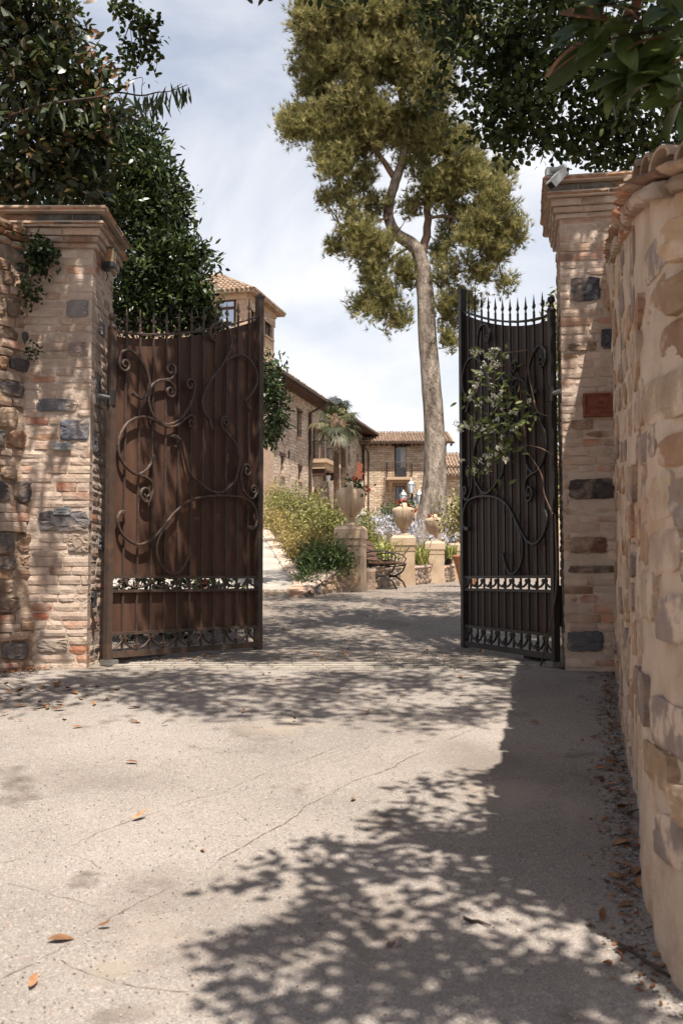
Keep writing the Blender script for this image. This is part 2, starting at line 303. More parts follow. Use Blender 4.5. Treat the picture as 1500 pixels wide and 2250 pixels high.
M['facade2'] = surf('house_masonry', [(0.25, (0.66, 0.64, 0.62, 1)), (0.5, (0.96, 0.96, 0.96, 1)), (0.75, (1.18, 1.15, 1.1, 1))], scale=2.0, rough=0.95, bump=0.9, bscale=9, bdist=0.06,
                    brick=(1.0, 0.50, 0.16, S(232, 209, 182), S(196, 170, 144), S(156, 133, 112)))  # relief shadow of the courses is put into the darker joint colour
M['towerwall'] = surf('tower_brick', [(0.25, (0.8, 0.78, 0.76, 1)), (0.5, (0.97, 0.97, 0.97, 1)), (0.75, (1.12, 1.1, 1.06, 1))], scale=2.5, rough=0.95, bump=0.5, bscale=12, bdist=0.03,
                      brick=(1.0, 0.30, 0.08, S(206, 174, 146), S(184, 152, 127), S(212, 186, 162)))
M['plaster'] = surf('trim_plaster', [(0.3, S(186, 156, 126)), (0.7, S(206, 178, 148))], scale=3, rough=0.95, bump=0.3, bscale=20)
M['gutter'] = surf('gutter_copper', [(0.3, S(56, 44, 38)), (0.7, S(84, 66, 54))], scale=4, rough=0.6, bump=0.1, metallic=0.3)
M['amber'] = surf('amber_lens', [(0.3, S(190, 112, 20)), (0.7, S(226, 150, 44))], scale=6, rough=0.2, bump=0, transl=0.3)
M['clear'] = surf('clear_lens', [(0.3, S(160, 160, 150)), (0.7, S(190, 188, 178))], scale=6, rough=0.15, bump=0)

# ------------------------------------------------------------------ foliage machinery
NR = np.random.default_rng(11)
def unit(v): return v / np.maximum(np.linalg.norm(v, axis=-1, keepdims=True), 1e-6)
def leaves(cen, dirn, nrm, ln, wd, fold=0.25, six=True):
    n = len(cen); side = unit(np.cross(dirn, nrm)); nr = np.cross(side, dirn)
    ln = ln.reshape(-1, 1); wd = wd.reshape(-1, 1)
    if six:
        pts = [(0, 0, 0), (0.32, -0.5, 1), (0.74, -0.36, 1), (1, 0, 0.25), (0.74, 0.36, 1), (0.32, 0.5, 1)]
        tri = [(0, 1, 5), (1, 2, 5), (2, 4, 5), (2, 3, 4)]
    else:
        pts = [(0, 0, 0), (0.45, -0.5, 1), (1, 0, 0), (0.45, 0.5, 1)]; tri = [(0, 1, 2), (0, 2, 3)]
    k = len(pts); V = np.empty((n, k, 3))
    for i, (a, b, c) in enumerate(pts): V[:, i] = cen + dirn * ln * a + side * wd * b + nr * wd * fold * c * (0.5 if i not in (0, 3) else 1) * abs(b) * 2
    T = (np.array(tri)[None] + (np.arange(n) * k)[:, None, None]).reshape(-1, 3)
    return V.reshape(-1, 3), T, k
def clump_points(clumps, n, per, shell=0.45, spread=1.0, size=0.1):
    w = np.array([c[6] * (c[3] * c[4] * c[5]) ** (2 / 3) for c in clumps]); w /= w.sum()
    nt = max(1, n // per); idx = NR.choice(len(clumps), nt, p=w); C = np.array([c[:6] for c in clumps])[idx]
    d = unit(NR.normal(size=(nt, 3))); r = NR.random(nt) ** shell
    r *= 1 + 0.16 * np.sin(d[:, 0] * 7 + idx * 1.7) * np.cos(d[:, 2] * 6 + idx) + 0.1 * np.sin(d[:, 1] * 11 + idx)
    tw = C[:, :3] + d * C[:, 3:6] * r[:, None]
    lc = np.repeat(tw, per, 0) + NR.normal(size=(nt * per, 3)) * size * spread
    return lc, np.repeat(d, per, 0), np.repeat(r, per), nt * per
def foliage(name, clumps, n, ln, wd, mat, parent=None, per=10, droop=0.2, up=0.0, six=False, shell=0.45, spread=1.0, out=0.7):
    lc, d, r, m = clump_points(clumps, n, per, shell, spread, ln)
    dr = unit(d * out + NR.normal(size=(m, 3)) * 0.75 + np.array([0, 0, up - droop])); nm = unit(NR.normal(size=(m, 3)) * 0.7 + np.array([0, 0, 1.0]) + d * 0.4)
    V, T, k = leaves(lc, dr, nm, ln * NR.uniform(0.65, 1.25, m), wd * NR.uniform(0.7, 1.2, m), six=six)
    rv = np.repeat(NR.random(m), k)
    return link(name, np_mesh(name, V, T, mat, rv), parent)
def needles(name, clumps, ntuft, ln, wd, per, mat, parent=None, shell=0.35):
    lc, d, r, m = clump_points(clumps, ntuft, 6, shell, 0.62, ln)
    ax = unit(d * 0.7 + NR.normal(size=(m, 3)) * 0.45 + np.array([0, 0, 0.75]))
    ax = np.repeat(ax, per, 0); c = np.repeat(lc, per, 0); n = m * per
    dr = unit(ax + NR.normal(size=(n, 3)) * 0.42); sd = unit(np.cross(dr, NR.normal(size=(n, 3))))
    L_ = (ln * NR.uniform(0.7, 1.2, n))[:, None]
    base = c + ax * L_ * NR.uniform(-0.25, 0.25, n)[:, None]
    V = np.stack([base - sd * wd / 2, base + sd * wd / 2, base + dr * L_], 1).reshape(-1, 3)
    T = np.arange(n * 3).reshape(-1, 3); rv = np.repeat(np.clip(np.repeat(NR.random(m), per) * 0.7 + NR.random(n) * 0.3, 0, 1), 3)
    return link(name, np_mesh(name, V, T, mat, rv), parent)
def cl(x, y, Y, rx, ry, rY, w=1.0):
    p = at(x, y, Y); return (p.x, p.y, p.z, rx * Y / F, rY, ry * Y / F, w)
def limb(mb, pts, r0, r1, n=8, wob=0.0):
    P = [Vector(p) for p in pts]; Q = []
    for i in range(len(P) - 1):
        a, b = P[max(i - 1, 0)], P[i]; c, e = P[i + 1], P[min(i + 2, len(P) - 1)]
        for t in (0, 0.25, 0.5, 0.75):
            Q.append(0.5 * (2 * b + (c - a) * t + (2 * a - 5 * b + 4 * c - e) * t * t + (3 * b - a - 3 * c + e) * t ** 3))
    Q.append(P[-1]); m = len(Q)
    Q = [q + Vector((rnd(-wob, wob), rnd(-wob, wob), 0)) for q in Q]
    if hasattr(r0, '__len__'):
        rad = [float(np.interp(i / (m - 1) * (len(P) - 1), range(len(P)), r0)) for i in range(m)]
    else: rad = [r0 + (r1 - r0) * (i / (m - 1)) ** 0.8 for i in range(m)]
    mb.tube(Q, rad, n); return Q
def leaf_mesh(name, mat, ln, wd, curl=0.15, nseg=5):
    mb = MB(); vs = []; fs = []
    for i in range(nseg + 1):
        t = i / nseg; w = wd * 0.5 * (math.sin(math.pi * min(1, t * 0.96 + 0.02)) ** 0.8); z = -curl * ln * t * t
        vs += [(t * ln, -w, z + w * 0.25), (t * ln, 0, z), (t * ln, w, z + w * 0.25)]
    for i in range(nseg):
        for k in (0, 1): a = i * 3 + k; fs.append((a, a + 1, a + 4, a + 3))
    mb.add(vs, fs); return mb.mesh(name, mat, True)
def place_leaf(name, me, parent, p, d, nrm, sc, off=None):
    d = Vector(d).normalized(); n = Vector(nrm); y = n.cross(d)
    y = y.normalized() if y.length > 1e-4 else Vector((0, 1, 0)); z = d.cross(y)
    o = link(name, me, parent); m = Matrix((d, y, z)).transposed().to_4x4(); m.translation = Vector(p)
    o.matrix_basis = m @ Matrix.Diagonal((sc, sc, sc, 1)); return o

# ------------------------------------------------------------------ the setting: ground, road, path, planting bed
def sheet(name, xs, ys, zf, mat, label=None):
    V = [(x, y, zf(x, y)) for y in ys for x in xs]; n = len(xs)
    Fs = [(j * n + i, j * n + i + 1, (j + 1) * n + i + 1, (j + 1) * n + i) for j in range(len(ys) - 1) for i in range(n - 1)]
    o = MB().add(V, Fs).build(name, mat, None, True); o['kind'] = 'structure'; return o
ys = sorted(set([-30, -20, -10] + [round(-4 + 0.5 * i, 2) for i in range(80)] + list(range(36, 120, 3)) + [150, 250, 600, 1500]))
xs = [-900, -200, -60, -30, -15] + [round(-9 + 0.75 * i, 2) for i in range(25)] + [15, 30, 60, 200, 900]
sheet('ground', xs, ys, lambda x, y: gz(y), M['gravel'])
road_y = [-12, -6, -3] + [round(-1 + 0.15 * i, 3) for i in range(60)]
road_x = [-12, -8] + [round(-5 + 0.2 * i, 2) for i in range(51)] + [8, 12]
road = sheet('road', road_x, road_y, lambda x, y: gz(y) + 0.005 + 0.006 * mnoise.noise((x * 0.9, y * 0.9, 0)) + 0.004, M['road'])
def ramp(Y): return float(np.interp(Y, [13.35, 22, 30, 45, 60], [0.50, 1.735, 2.5, 3.1, 3.4]))
def pathR(Y): return -0.36 - 0.139 * (Y - 13.4)
V = []; Fs = []; py_ = [13.35 + 0.6 * i for i in range(60)]
for j, Y in enumerate(py_):
    xr = pathR(Y) - 0.22; V += [(-9, Y, ramp(Y) + 0.02), (-5, Y, ramp(Y) + 0.02), (xr, Y, ramp(Y) + 0.02), (xr, Y, ramp(Y) - 0.6)]
    if j: b = j * 4; Fs += [(b - 4, b - 3, b + 1, b), (b - 3, b - 2, b + 2, b + 1), (b - 2, b - 1, b + 3, b + 2)]
V += [(-9, 13.35, 0), (-5, 13.35, 0), (pathR(13.35) - 0.22, 13.35, 0)]; b = len(V) - 3
Fs += [(b, b + 1, 1, 0), (b + 1, b + 2, 2, 1)]
path = MB().add(V, Fs).build('path', M['pathstone']); path['kind'] = 'structure'

# line of pedestals = front edge of the raised bed
LINE = [(-0.45, 13.3), (0.23, 14.6), (1.12, 18.0), (2.0, 21.8), (2.8, 24.6), (4.5, 30), (8, 45)]
def lineX(Y): return float(np.interp(Y, [p[1] for p in LINE], [p[0] for p in LINE]))
def bedz(Y, a):
    zr = float(np.interp(Y, [13.3, 14.6, 18, 22, 30, 45, 60], [0.52, 0.80, 0.86, 1.0, 1.8, 2.9, 3.4]))
    return (1 - a) * (ramp(Y) - 0.02) + a * zr + 0.25 * math.sin(math.pi * a) * min(1, (Y - 13.3) / 4) + (0.25 if 22 < Y < 28 else 0) * math.sin(math.pi * a)
V = []; Fs = []; NB = 9; by = [13.35 + 0.55 * i for i in range(70)]
for j, Y in enumerate(by):
    l, r_ = pathR(Y), lineX(Y) - 0.05
    for i in range(NB): a = i / (NB - 1); V.append((l + (r_ - l) * a, Y, bedz(Y, a) + 0.03 * mnoise.noise((a * 9, Y * 2, 1))))
    if j:
        for i in range(NB - 1): b = j * NB + i; Fs.append((b - NB, b - NB + 1, b + 1, b))
bed = MB().add(V, Fs).build('planting_bed', M['soil'], None, True); bed['kind'] = 'structure'

# unit brick and stone shapes ------------------------------------------------
def unit_brick(seed, jag=0.035):
    r = random.Random(seed); nx, nz_ = 4, 2; vs = []; fs = []
    bx, bz = 0.010, 0.045
    for k in range(nz_ + 1):
        for i in range(nx + 1):
            x = -0.5 + i / nx; z = -0.5 + k / nz_; e = (i in (0, nx)) + (k in (0, nz_))
            jx = r.uniform(-jag, jag) * 0.35; jz = r.uniform(-jag, jag) * 1.2
            xx = x * (1 - 2 * bx) + (jx if i in (0, nx) else 0); zz = z * (1 - 2 * bz) + (jz if k in (0, nz_) else 0)
            vs.append((xx, r.uniform(-0.02, 0.03) + (0.035 if e else 0) + (0.04 if e == 2 else 0), zz))
    n = nx + 1
    for k in range(nz_):
        for i in range(nx): a = k * n + i; fs.append((a, a + 1, a + n + 1, a + n))
    ring = [i for i in range(n)] + [k * n + nx for k in range(1, nz_ + 1)] + [nz_ * n + i for i in range(nx - 1, -1, -1)] + [k * n for k in range(nz_ - 1, 0, -1)]
    b = len(vs)
    for i in ring: x, y, z = vs[i]; vs.append((max(-0.5, min(0.5, x * 1.03)), 0.10, max(-0.5, min(0.5, z * 1.12))))
    c = len(vs)
    for i in ring: x, y, z = vs[i]; vs.append((max(-0.5, min(0.5, x * 1.03)), 1.0, max(-0.5, min(0.5, z * 1.12))))
    m = len(ring)
    for q in range(m):
        q2 = (q + 1) % m; fs.append((ring[q2], ring[q], b + q, b + q2)); fs.append((b + q2, b + q, c + q, c + q2))
    return vs, [tuple(reversed(f)) for f in fs]
def unit_stone(seed, sup=4.0, jag=0.10, nn=14, dome=0.25, rag=0.02):
    r = random.Random(seed); ph = [r.uniform(0, 6.28) for _ in range(4)]; vs = []; fs = []
    o = []
    for k in range(nn):
        a = 2 * math.pi * (k + r.uniform(-0.25, 0.25)) / nn; c, s_ = math.cos(a), math.sin(a)
        q = (abs(c) ** sup + abs(s_) ** sup) ** (-1 / sup) * 0.5 * (1 - jag * (0.5 + 0.5 * math.sin(2 * a + ph[0])) * r.uniform(0.3, 1))
        q *= 1 + r.uniform(-rag, rag); o.append((q * c, q * s_))
    for (sc, y) in ((0.55, -dome * 0.22), (0.86, -dome * 0.02), (1.0, dome * 0.45), (1.0, 1.0)):
        for (x, z) in o: vs.append((x * sc + r.uniform(-0.012, 0.012), y + r.uniform(-0.06, 0.06) * (sc < 1), z * sc + r.uniform(-0.012, 0.012)))
    fs.append(tuple(range(nn)))
    for g in range(3):
        for k in range(nn): k2 = (k + 1) % nn; fs.append((g * nn + k2, g * nn + k, (g + 1) * nn + k, (g + 1) * nn + k2))
    return vs, fs
def mk(fn, mat, name, n, seed0, **kw):
    out = []
    for i in range(n):
        v, f = fn(seed0 + i, **kw); me = MB().add(v, f).mesh(name, M[mat]); out.append(me)
    return out
BRICKS = mk(unit_brick, 'brick', 'brick', 12, 100)
DBRICKS = mk(unit_brick, 'dirtybrick', 'brick', 8, 140)
STONES = mk(unit_stone, 'stone', 'stone', 14, 200, sup=6, jag=0.20, nn=12, dome=0.16)
PSTONES = mk(unit_stone, 'stone', 'stone', 8, 230, sup=12, jag=0.08, nn=26, dome=0.06, rag=0.045)
WSTONES = mk(unit_stone, 'wallstone', 'stone', 14, 260, sup=9, jag=0.14, nn=24, dome=0.16, rag=0.05)
PAVERS = mk(unit_brick, 'paver', 'paver', 6, 300, jag=0.02)
RUBBLE = mk(unit_stone, 'stone', 'stone', 8, 330, sup=2.8, jag=0.2)

def put(me, name, parent, p, udir, ndir, size, color, tilt=0.0):
    u = Vector(udir).normalized(); n = Vector(ndir).normalized(); z = u.cross(-n).normalized() if False else Vector((0, 0, 1))
    y = -n; u = y.cross(z).normalized() if False else u
    m = Matrix((u, y, z)).transposed().to_4x4(); m.translation = Vector(p)
    o = link(name, me, parent); o.matrix_basis = m @ Matrix.Rotation(tilt, 4, 'Y') @ Matrix.Diagonal((size[0], size[1], size[2], 1)); o.color = color
    return o
PALE = [S(190, 164, 145), S(182, 157, 139), S(198, 174, 154), S(174, 148, 130), S(184, 155, 133), S(194, 170, 147), S(178, 156, 140)]
REDS = [S(174, 120, 92), S(164, 108, 82), S(184, 134, 104), S(156, 100, 78)]
BRWN = [S(150, 118, 94), S(136, 106, 86), S(160, 126, 98)]
GREY = [S(120, 114, 110), S(106, 102, 100), S(132, 125, 118)]
def pick(wp=0.68, wr=0.18, wb=0.14):
    t = R.random(); return R.choice(PALE if t < wp else REDS if t < wp + wr else BRWN)
def shade(c, k): return (c[0] * k, c[1] * k, c[2] * k, 1)

def face_courses(parent, org, u, n, width, z0, z1, specials=(), ch=(0.056, 0.078), bl=(0.15, 0.31), gap=0.010, depth=0.1, cols=(0.76, 0.13, 0.11), start=0.0, meshes=None):
    z = z0; cnt = 0; row = 0
    for (a0, a1, b0, b1, c) in specials:
        me = R.choice(PSTONES); put(me, 'stone', parent, Vector(org) + Vector(u) * (a0 + a1) / 2 + Vector((0, 0, (b0 + b1) / 2)) + Vector(n) * 0.006, u, n, (a1 - a0, depth, b1 - b0), c)
    while z < z1 - 0.02:
        h = min(rnd(*ch), z1 - z)
        if z1 - z - h < 0.03: h = z1 - z
        x = start - (rnd(0, 0.08) if start == 0 else 0); row += 1
        while x < width - 0.02:
            l = rnd(*bl)
            if row % 3 == 0: l *= 0.7
            x0 = max(x, 0); x1 = min(x + l, width)
            if width - x1 < 0.06: x1 = width
            hit = [s for s in specials if not (x1 <= s[0] + 0.004 or x0 >= s[1] - 0.004 or z + h <= s[2] + 0.012 or z >= s[3] - 0.012)]
            segs = [(x0, x1)]
            for s in hit:
                ns = []
                for (p, q) in segs:
                    if q <= s[0] or p >= s[1]: ns.append((p, q)); continue
                    if s[0] - p > 0.03: ns.append((p, s[0]))
                    if q - s[1] > 0.03: ns.append((s[1], q))
                segs = ns
            for (p, q) in segs:
                if q - p < 0.035: continue
                c = shade(pick(*cols), rnd(0.86, 1.1)); cc = Vector(org) + Vector(u) * (p + q) / 2 + Vector((0, 0, z + h / 2)) + Vector(n) * rnd(-0.004, 0.007)
                put(R.choice(meshes or BRICKS), 'brick', parent, cc, u, n, (q - p - gap * rnd(0.6, 1.3), depth, h - gap * rnd(0.5, 1.2)), c, rnd(-0.012, 0.012)); cnt += 1
            x = x1
        z += h
    return cnt

def half_round(seed, n=6):
    vs = []; fs = []; r = random.Random(seed)
    for i, x in enumerate((-0.5, -0.25, 0, 0.25, 0.5)):
        j = r.uniform(-0.03, 0.03)
        for k in range(n + 1):
            a = -math.pi / 2 + math.pi * k / n; vs.append((x, 0.55 - 0.55 * math.cos(a) + j, 0.5 * math.sin(a)))
        vs.append((x, 1, 0.5)); vs.append((x, 1, -0.5))
    m = n + 3
    for i in range(4):
        for k in range(m): k2 = (k + 1) % m; fs.append((i * m + k, (i + 1) * m + k, (i + 1) * m + k2, i * m + k2))
    fs.append(tuple(range(m))); fs.append(tuple(4 * m + k for k in reversed(range(m))))
    return vs, fs
ROLLS = mk(half_round, 'dirtybrick', 'moulding_brick', 4, 400)

def pier(x0, x1, y0, y1, z0, ztop, label, specials_front, specials_side, inner, cat='gate pier'):
    """brick gate pier; inner = +1 when the opening is on its +X side"""
    e = empty('gate_pier', ((x0 + x1) / 2, (y0 + y1) / 2, z0), 0, label, cat)
    base = Vector(((x0 + x1) / 2, (y0 + y1) / 2, z0)); hgt = ztop - z0; zs = hgt - 0.335
    lo = Vector((x0, y0, z0)) - base; hi = Vector((x1, y1, z0)) - base
    MB().box2((lo.x + 0.007, lo.y + 0.007, 0), (hi.x - 0.007, hi.y - 0.007, hgt - 0.02)).build('mortar_core', M['mortar'], e)
    face_courses(e, (lo.x, lo.y, 0), (1, 0, 0), (0, -1, 0), x1 - x0, 0, zs, specials_front)
    W = y1 - y0
    if inner > 0: face_courses(e, (hi.x, lo.y, 0), (0, 1, 0), (1, 0, 0), W, 0, zs, specials_side, start=0.1)
    else: face_courses(e, (lo.x, hi.y, 0), (0, -1, 0), (-1, 0, 0), W - 0.1, 0, zs, specials_side)
    z = zs
    for (p, h, kind) in ((0.028, 0.042, 'b'), (0.045, 0.05, 'b'), (0.062, 0.062, 'b'), (0.105, 0.046, 'r'), (0.055, 0.066, 'd'), (0.125, 0.05, 'r')):
        MB().box2((lo.x - p + 0.015, lo.y - p + 0.015, z + 0.002), (hi.x + p - 0.015, hi.y + p - 0.015, z + h - 0.002)).build('corbel_bed', M['mortar'], e)
        for side in range(3):
            if side == 0: o, u, n, w = Vector((lo.x - p, lo.y - p, 0)), Vector((1, 0, 0)), Vector((0, -1, 0)), x1 - x0 + 2 * p
            elif side == 1 and inner > 0: o, u, n, w = Vector((hi.x + p, lo.y - p, 0)), Vector((0, 1, 0)), Vector((1, 0, 0)), W + 2 * p
            elif side == 1: o, u, n, w = Vector((lo.x - p, hi.y + p, 0)), Vector((0, -1, 0)), Vector((-1, 0, 0)), W + 2 * p
            else: continue
            x = 0.0 if side == 0 else (0.1 if inner > 0 else 0.0); end = w - (0.1 if side == 1 and inner < 0 else 0)
            while x < end - 0.01:
                l = rnd(0.2, 0.3); l = l if end - x - l > 0.08 else end - x
                c = {'b': shade(R.choice(BRWN + REDS[:1] + PALE[3:5]), rnd(0.8, 1.05)), 'r': shade(R.choice(REDS[2:3] + BRWN), rnd(0.85, 1.1)), 'd': shade(R.choice(GREY + BRWN[:1]), rnd(0.6, 0.95))}[kind]
                me = R.choice(ROLLS if kind == 'r' else DBRICKS if kind == 'd' else BRICKS)
                put(me, 'moulding_brick' if kind == 'r' else 'brick', e, o + u * (x + l / 2) + Vector((0, 0, z + h / 2)) + n * rnd(-0.003, 0.004), u, n, (l - 0.008, 0.11, h - 0.006), c, rnd(-0.006, 0.006)); x += l
        z += h
    mb = MB(); p = 0.09
    mb.add([(lo.x - p, lo.y - p, z), (hi.x + p, lo.y - p, z), (hi.x + p, hi.y + p, z), (lo.x - p, hi.y + p, z), (lo.x + 0.15, lo.y + 0.15, z + 0.05), (hi.x - 0.15, lo.y + 0.15, z + 0.05), (hi.x - 0.15, hi.y - 0.15, z + 0.05), (lo.x + 0.15, hi.y - 0.15, z + 0.05)],
           [(0, 1, 5, 4), (1, 2, 6, 5), (2, 3, 7, 6), (3, 0, 4, 7), (4, 5, 6, 7)]); mb.build('mortar_cap', M['rubblemortar'], e)
    return e

# ------------------------------------------------------------------ left pier
LX0, LX1, LY0, LY1 = -2.62, -1.97, 8.0, 8.72
def fp(x, y, x0=LX0, Y=LY0): p = at(x, y, Y); return p.x - x0, p.z
def spec(lst, x0, Y, zb):
    out = []
    for (xa, ya, xb, yb, c) in lst:
        a, t = fp(xa, ya, x0, Y); b, q = fp(xb, yb, x0, Y); out.append((a, b, q - zb, t - zb, c))
    return out
zb = gz(8.0) - 0.03
left_pier = pier(LX0, LX1, LY0, LY1, zb, 3.63, 'weathered brick gate pier on the left with two small metal plates and an amber lamp',
    spec([(146, 660, 194.5, 696, S(132, 124, 120)), (152, 752, 194.5, 782, S(140, 124, 114)), (82, 876, 170, 904, S(110, 110, 114)), (132, 921, 194.5, 968, S(98, 98, 104)),
          (86, 1122, 194.5, 1168, S(104, 98, 98)), (150, 1172, 194.5, 1214, S(118, 110, 104)), (82, 1404, 150, 1432, S(142, 130, 120))], LX0, LY0, zb),
    [(0.1, 0.30, 2.10, 2.34, S(116, 112, 112)), (0.1, 0.36, 1.72, 1.90, S(108, 108, 112)), (0.32, 0.6, 0.95, 1.08, S(120, 112, 108)), (0.2, 0.42, 2.72, 2.86, S(132, 124, 120))], +1)
RX0, RX1, RY0, RY1 = 1.692, 2.42, 7.82, 8.6
zbr = gz(7.82) - 0.03
right_pier = pier(RX0, RX1, RY0, RY1, zbr, 3.80, 'brick gate pier on the right with dark stones and a red clay plate',
    spec([(1250, 612, 1316, 664, S(66, 66, 70)), (1248, 755, 1306, 772, S(96, 80, 66)), (1316, 727, 1345, 770, S(70, 70, 76)), (1248, 1052, 1345, 1098, S(72, 64, 62)),
          (1252, 1180, 1330, 1216, S(108, 78, 62)), (1244, 1386, 1322, 1432, S(88, 88, 90)), (1252, 924, 1300, 944, S(140, 112, 92)), (1245, 1243, 1350, 1259, S(100, 86, 74))], RX0, RY0, zbr),
    [], -1)
_c = Vector((RX0, RY0, zbr)); _a = math.radians(-10)
right_pier.rotation_euler = (0, 0, _a); right_pier.location = _c + Matrix.Rotation(_a, 3, 'Z') @ (right_pier.location - _c)

# ------------------------------------------------------------------ left boundary wall (rubble)
WA = Vector((-2.45, 8.06, 0)); WB = Vector((-5.2, 4.3, 0)); wd_ = (WB - WA); WL = wd_.length; wu = wd_.normalized(); wnv = Vector((-wu.y, wu.x, 0))
if wnv.dot(Vector((1, -1, 0))) < 0: wnv = -wnv
lw = empty('stone_wall', (WA.x, WA.y, 0), 0, 'rough rubble stone wall with brick coping running off past the left edge', 'wall')
def lw_top(s): return 3.26 + 0.06 * s
def lw_bot(s): return gz(WA.y + wu.y * s) - 0.06
V = []; Fs = []; ns_, nz_ = 44, 34
for i in range(ns_ + 1):
    s = WL * i / ns_
    for k in range(nz_ + 1):
        t = k / nz_; z = lw_bot(s) + (lw_top(s) - lw_bot(s)) * t; p = wu * s
        off = 0.035 * mnoise.noise((s * 2.2, z * 2.2, 3)) + 0.018 * mnoise.noise((s * 7, z * 7, 5)) + 0.10 * (1 - t) ** 2 - 0.02
        V.append(tuple(p + wnv * off + Vector((0, 0, z))))
    if i:
        for k in range(nz_): b = i * (nz_ + 1) + k; a = b - nz_ - 1; Fs.append((a, a + 1, b + 1, b))
nv = len(V)
for i in range(ns_ + 1): s = WL * i / ns_; V += [tuple(wu * s - wnv * 0.5 + Vector((0, 0, lw_top(s)))), tuple(wu * s - wnv * 0.5 + Vector((0, 0, lw_bot(s))))]
for i in range(ns_):
    a, b = i * (nz_ + 1) + nz_, (i + 1) * (nz_ + 1) + nz_; c, d = nv + 2 * i, nv + 2 * i + 2; Fs += [(a, c, d, b), (c, c + 1, d + 1, d)]
MB().add(V, Fs).build('mortar_core', M['rubblemortar'], lw, True)
LWC = [S(150, 128, 108), S(132, 112, 96), S(112, 104, 100), S(96, 90, 88), S(164, 138, 114), S(126, 100, 82), S(142, 108, 84), S(178, 150, 124), S(88, 82, 82)]
z = 0.0; nst = 0
while z < 3.16:
    h = rnd(0.09, 0.2); s = rnd(-0.1, 0); brk = R.random() < 0.3
    if brk: h = rnd(0.06, 0.08)
    while s < 1.5:
        l = rnd(0.10, 0.30) if not brk else rnd(0.12, 0.26)
        sc = s + l / 2
        if sc > 0.03 and sc < 1.45 and nst < 290:
            zc = lw_bot(sc) + 0.06 + z + h / 2; t = (zc - lw_bot(sc)) / (lw_top(sc) - lw_bot(sc))
            off = 0.035 * mnoise.noise((sc * 2.2, zc * 2.2, 3)) + 0.10 * (1 - t) ** 2 + rnd(-0.005, 0.03) - 0.01
            col = shade(R.choice(LWC), rnd(0.68, 0.98)) if not brk else shade(R.choice(REDS + BRWN + BRWN), rnd(0.7, 0.95))
            put(R.choice(STONES) if not brk else R.choice(BRICKS), 'stone' if not brk else 'brick', lw, wu * sc + wnv * off + Vector((0, 0, zc)), -wu, wnv, (l * 0.93, 0.12, h * 0.93), col, rnd(-0.12, 0.12) if not brk else rnd(-0.03, 0.03)); nst += 1
        s += l
    z += h
for (p, h, dz, ms, nm) in ((0.03, 0.055, 0.0, BRICKS, 'brick'), (0.075, 0.06, 0.055, ROLLS, 'moulding_brick'), (0.05, 0.07, 0.115, DBRICKS, 'brick')):
    s = 0.0
    while s < 2.4:
        l = rnd(0.22, 0.32); put(R.choice(ms), nm, lw, wu * (s + l / 2) + wnv * (p + rnd(-0.006, 0.006)) + Vector((0, 0, lw_top(s + l / 2) + dz + h / 2)), -wu, wnv, (l - 0.01, 0.4, h - 0.006), shade(R.choice(REDS[:1] + BRWN + BRWN), rnd(0.75, 1.05)), 0.03); s += l
# a mossy plant growing in the corner of wall and pier
def plant(name, label, cat, clumps, n, ln, wd, mat, part='foliage', stem=None, group=None, base=None, **kw):
    b = base or Vector((clumps[0][0], clumps[0][1], clumps[0][2] - clumps[0][5]))
    e = empty(name, b, 0, label, cat, group)
    o = foliage(part, [(c[0] - b.x, c[1] - b.y, c[2] - b.z) + tuple(c[3:]) for c in clumps], n, ln, wd, M[mat], e, **kw)
    o['kind'] = 'stuff'
    if stem:
        mb = MB()
        for pts, r0, r1 in stem: limb(mb, [Vector(p) - b for p in pts], r0, r1, 6)
        mb.build('stems', M['darkbark'], e, True)['kind'] = 'stuff'
    return e
iv = at(88, 560, 7.9)
plant('ivy', 'dark ivy tuft hanging in the corner of wall and left pier', 'ivy', [cl(84, 558, 7.86, 16, 32, 0.05), cl(112, 558, 7.9, 10, 8, 0.03), cl(76, 588, 7.86, 9, 16, 0.04)], 480, 0.045, 0.038, 'ivy', stem=[([at(70, 545, 7.95), at(85, 560, 7.9), at(80, 600, 7.9)], 0.008, 0.004)], droop=0.8)
plant('ivy', 'small fern growing from the joint halfway up beside the left pier', 'ivy', [cl(69, 648, 7.9, 8, 16, 0.04)], 120, 0.04, 0.03, 'ivy', stem=[([at(66, 640, 7.96), at(69, 655, 7.9)], 0.005, 0.003)], droop=0.6)
plant('ivy', 'tiny fern in the wall joint above the grey stone course', 'ivy', [cl(72, 780, 7.9, 7, 8, 0.03)], 50, 0.035, 0.03, 'ivy', stem=[([at(68, 778, 7.96), at(72, 784, 7.9)], 0.005, 0.003)], droop=0.4)
for (x, y, t) in ((65, 1457, 'green weed sprouting at the foot of the rubble wall corner'), (133, 1455, 'green weed sprouting under the middle of the left pier'), (176, 1456, 'green weed sprouting near the gate end of the left pier')):
    p = gpx(x, y); plant('weed', t, 'weed', [(p.x, p.y - 0.02, p.z + 0.04, 0.06, 0.04, 0.04, 1)], 46, 0.05, 0.016, 'shrub', up=0.9, stem=[([p, p + Vector((0.01, 0, 0.05))], 0.004, 0.002)], base=p)

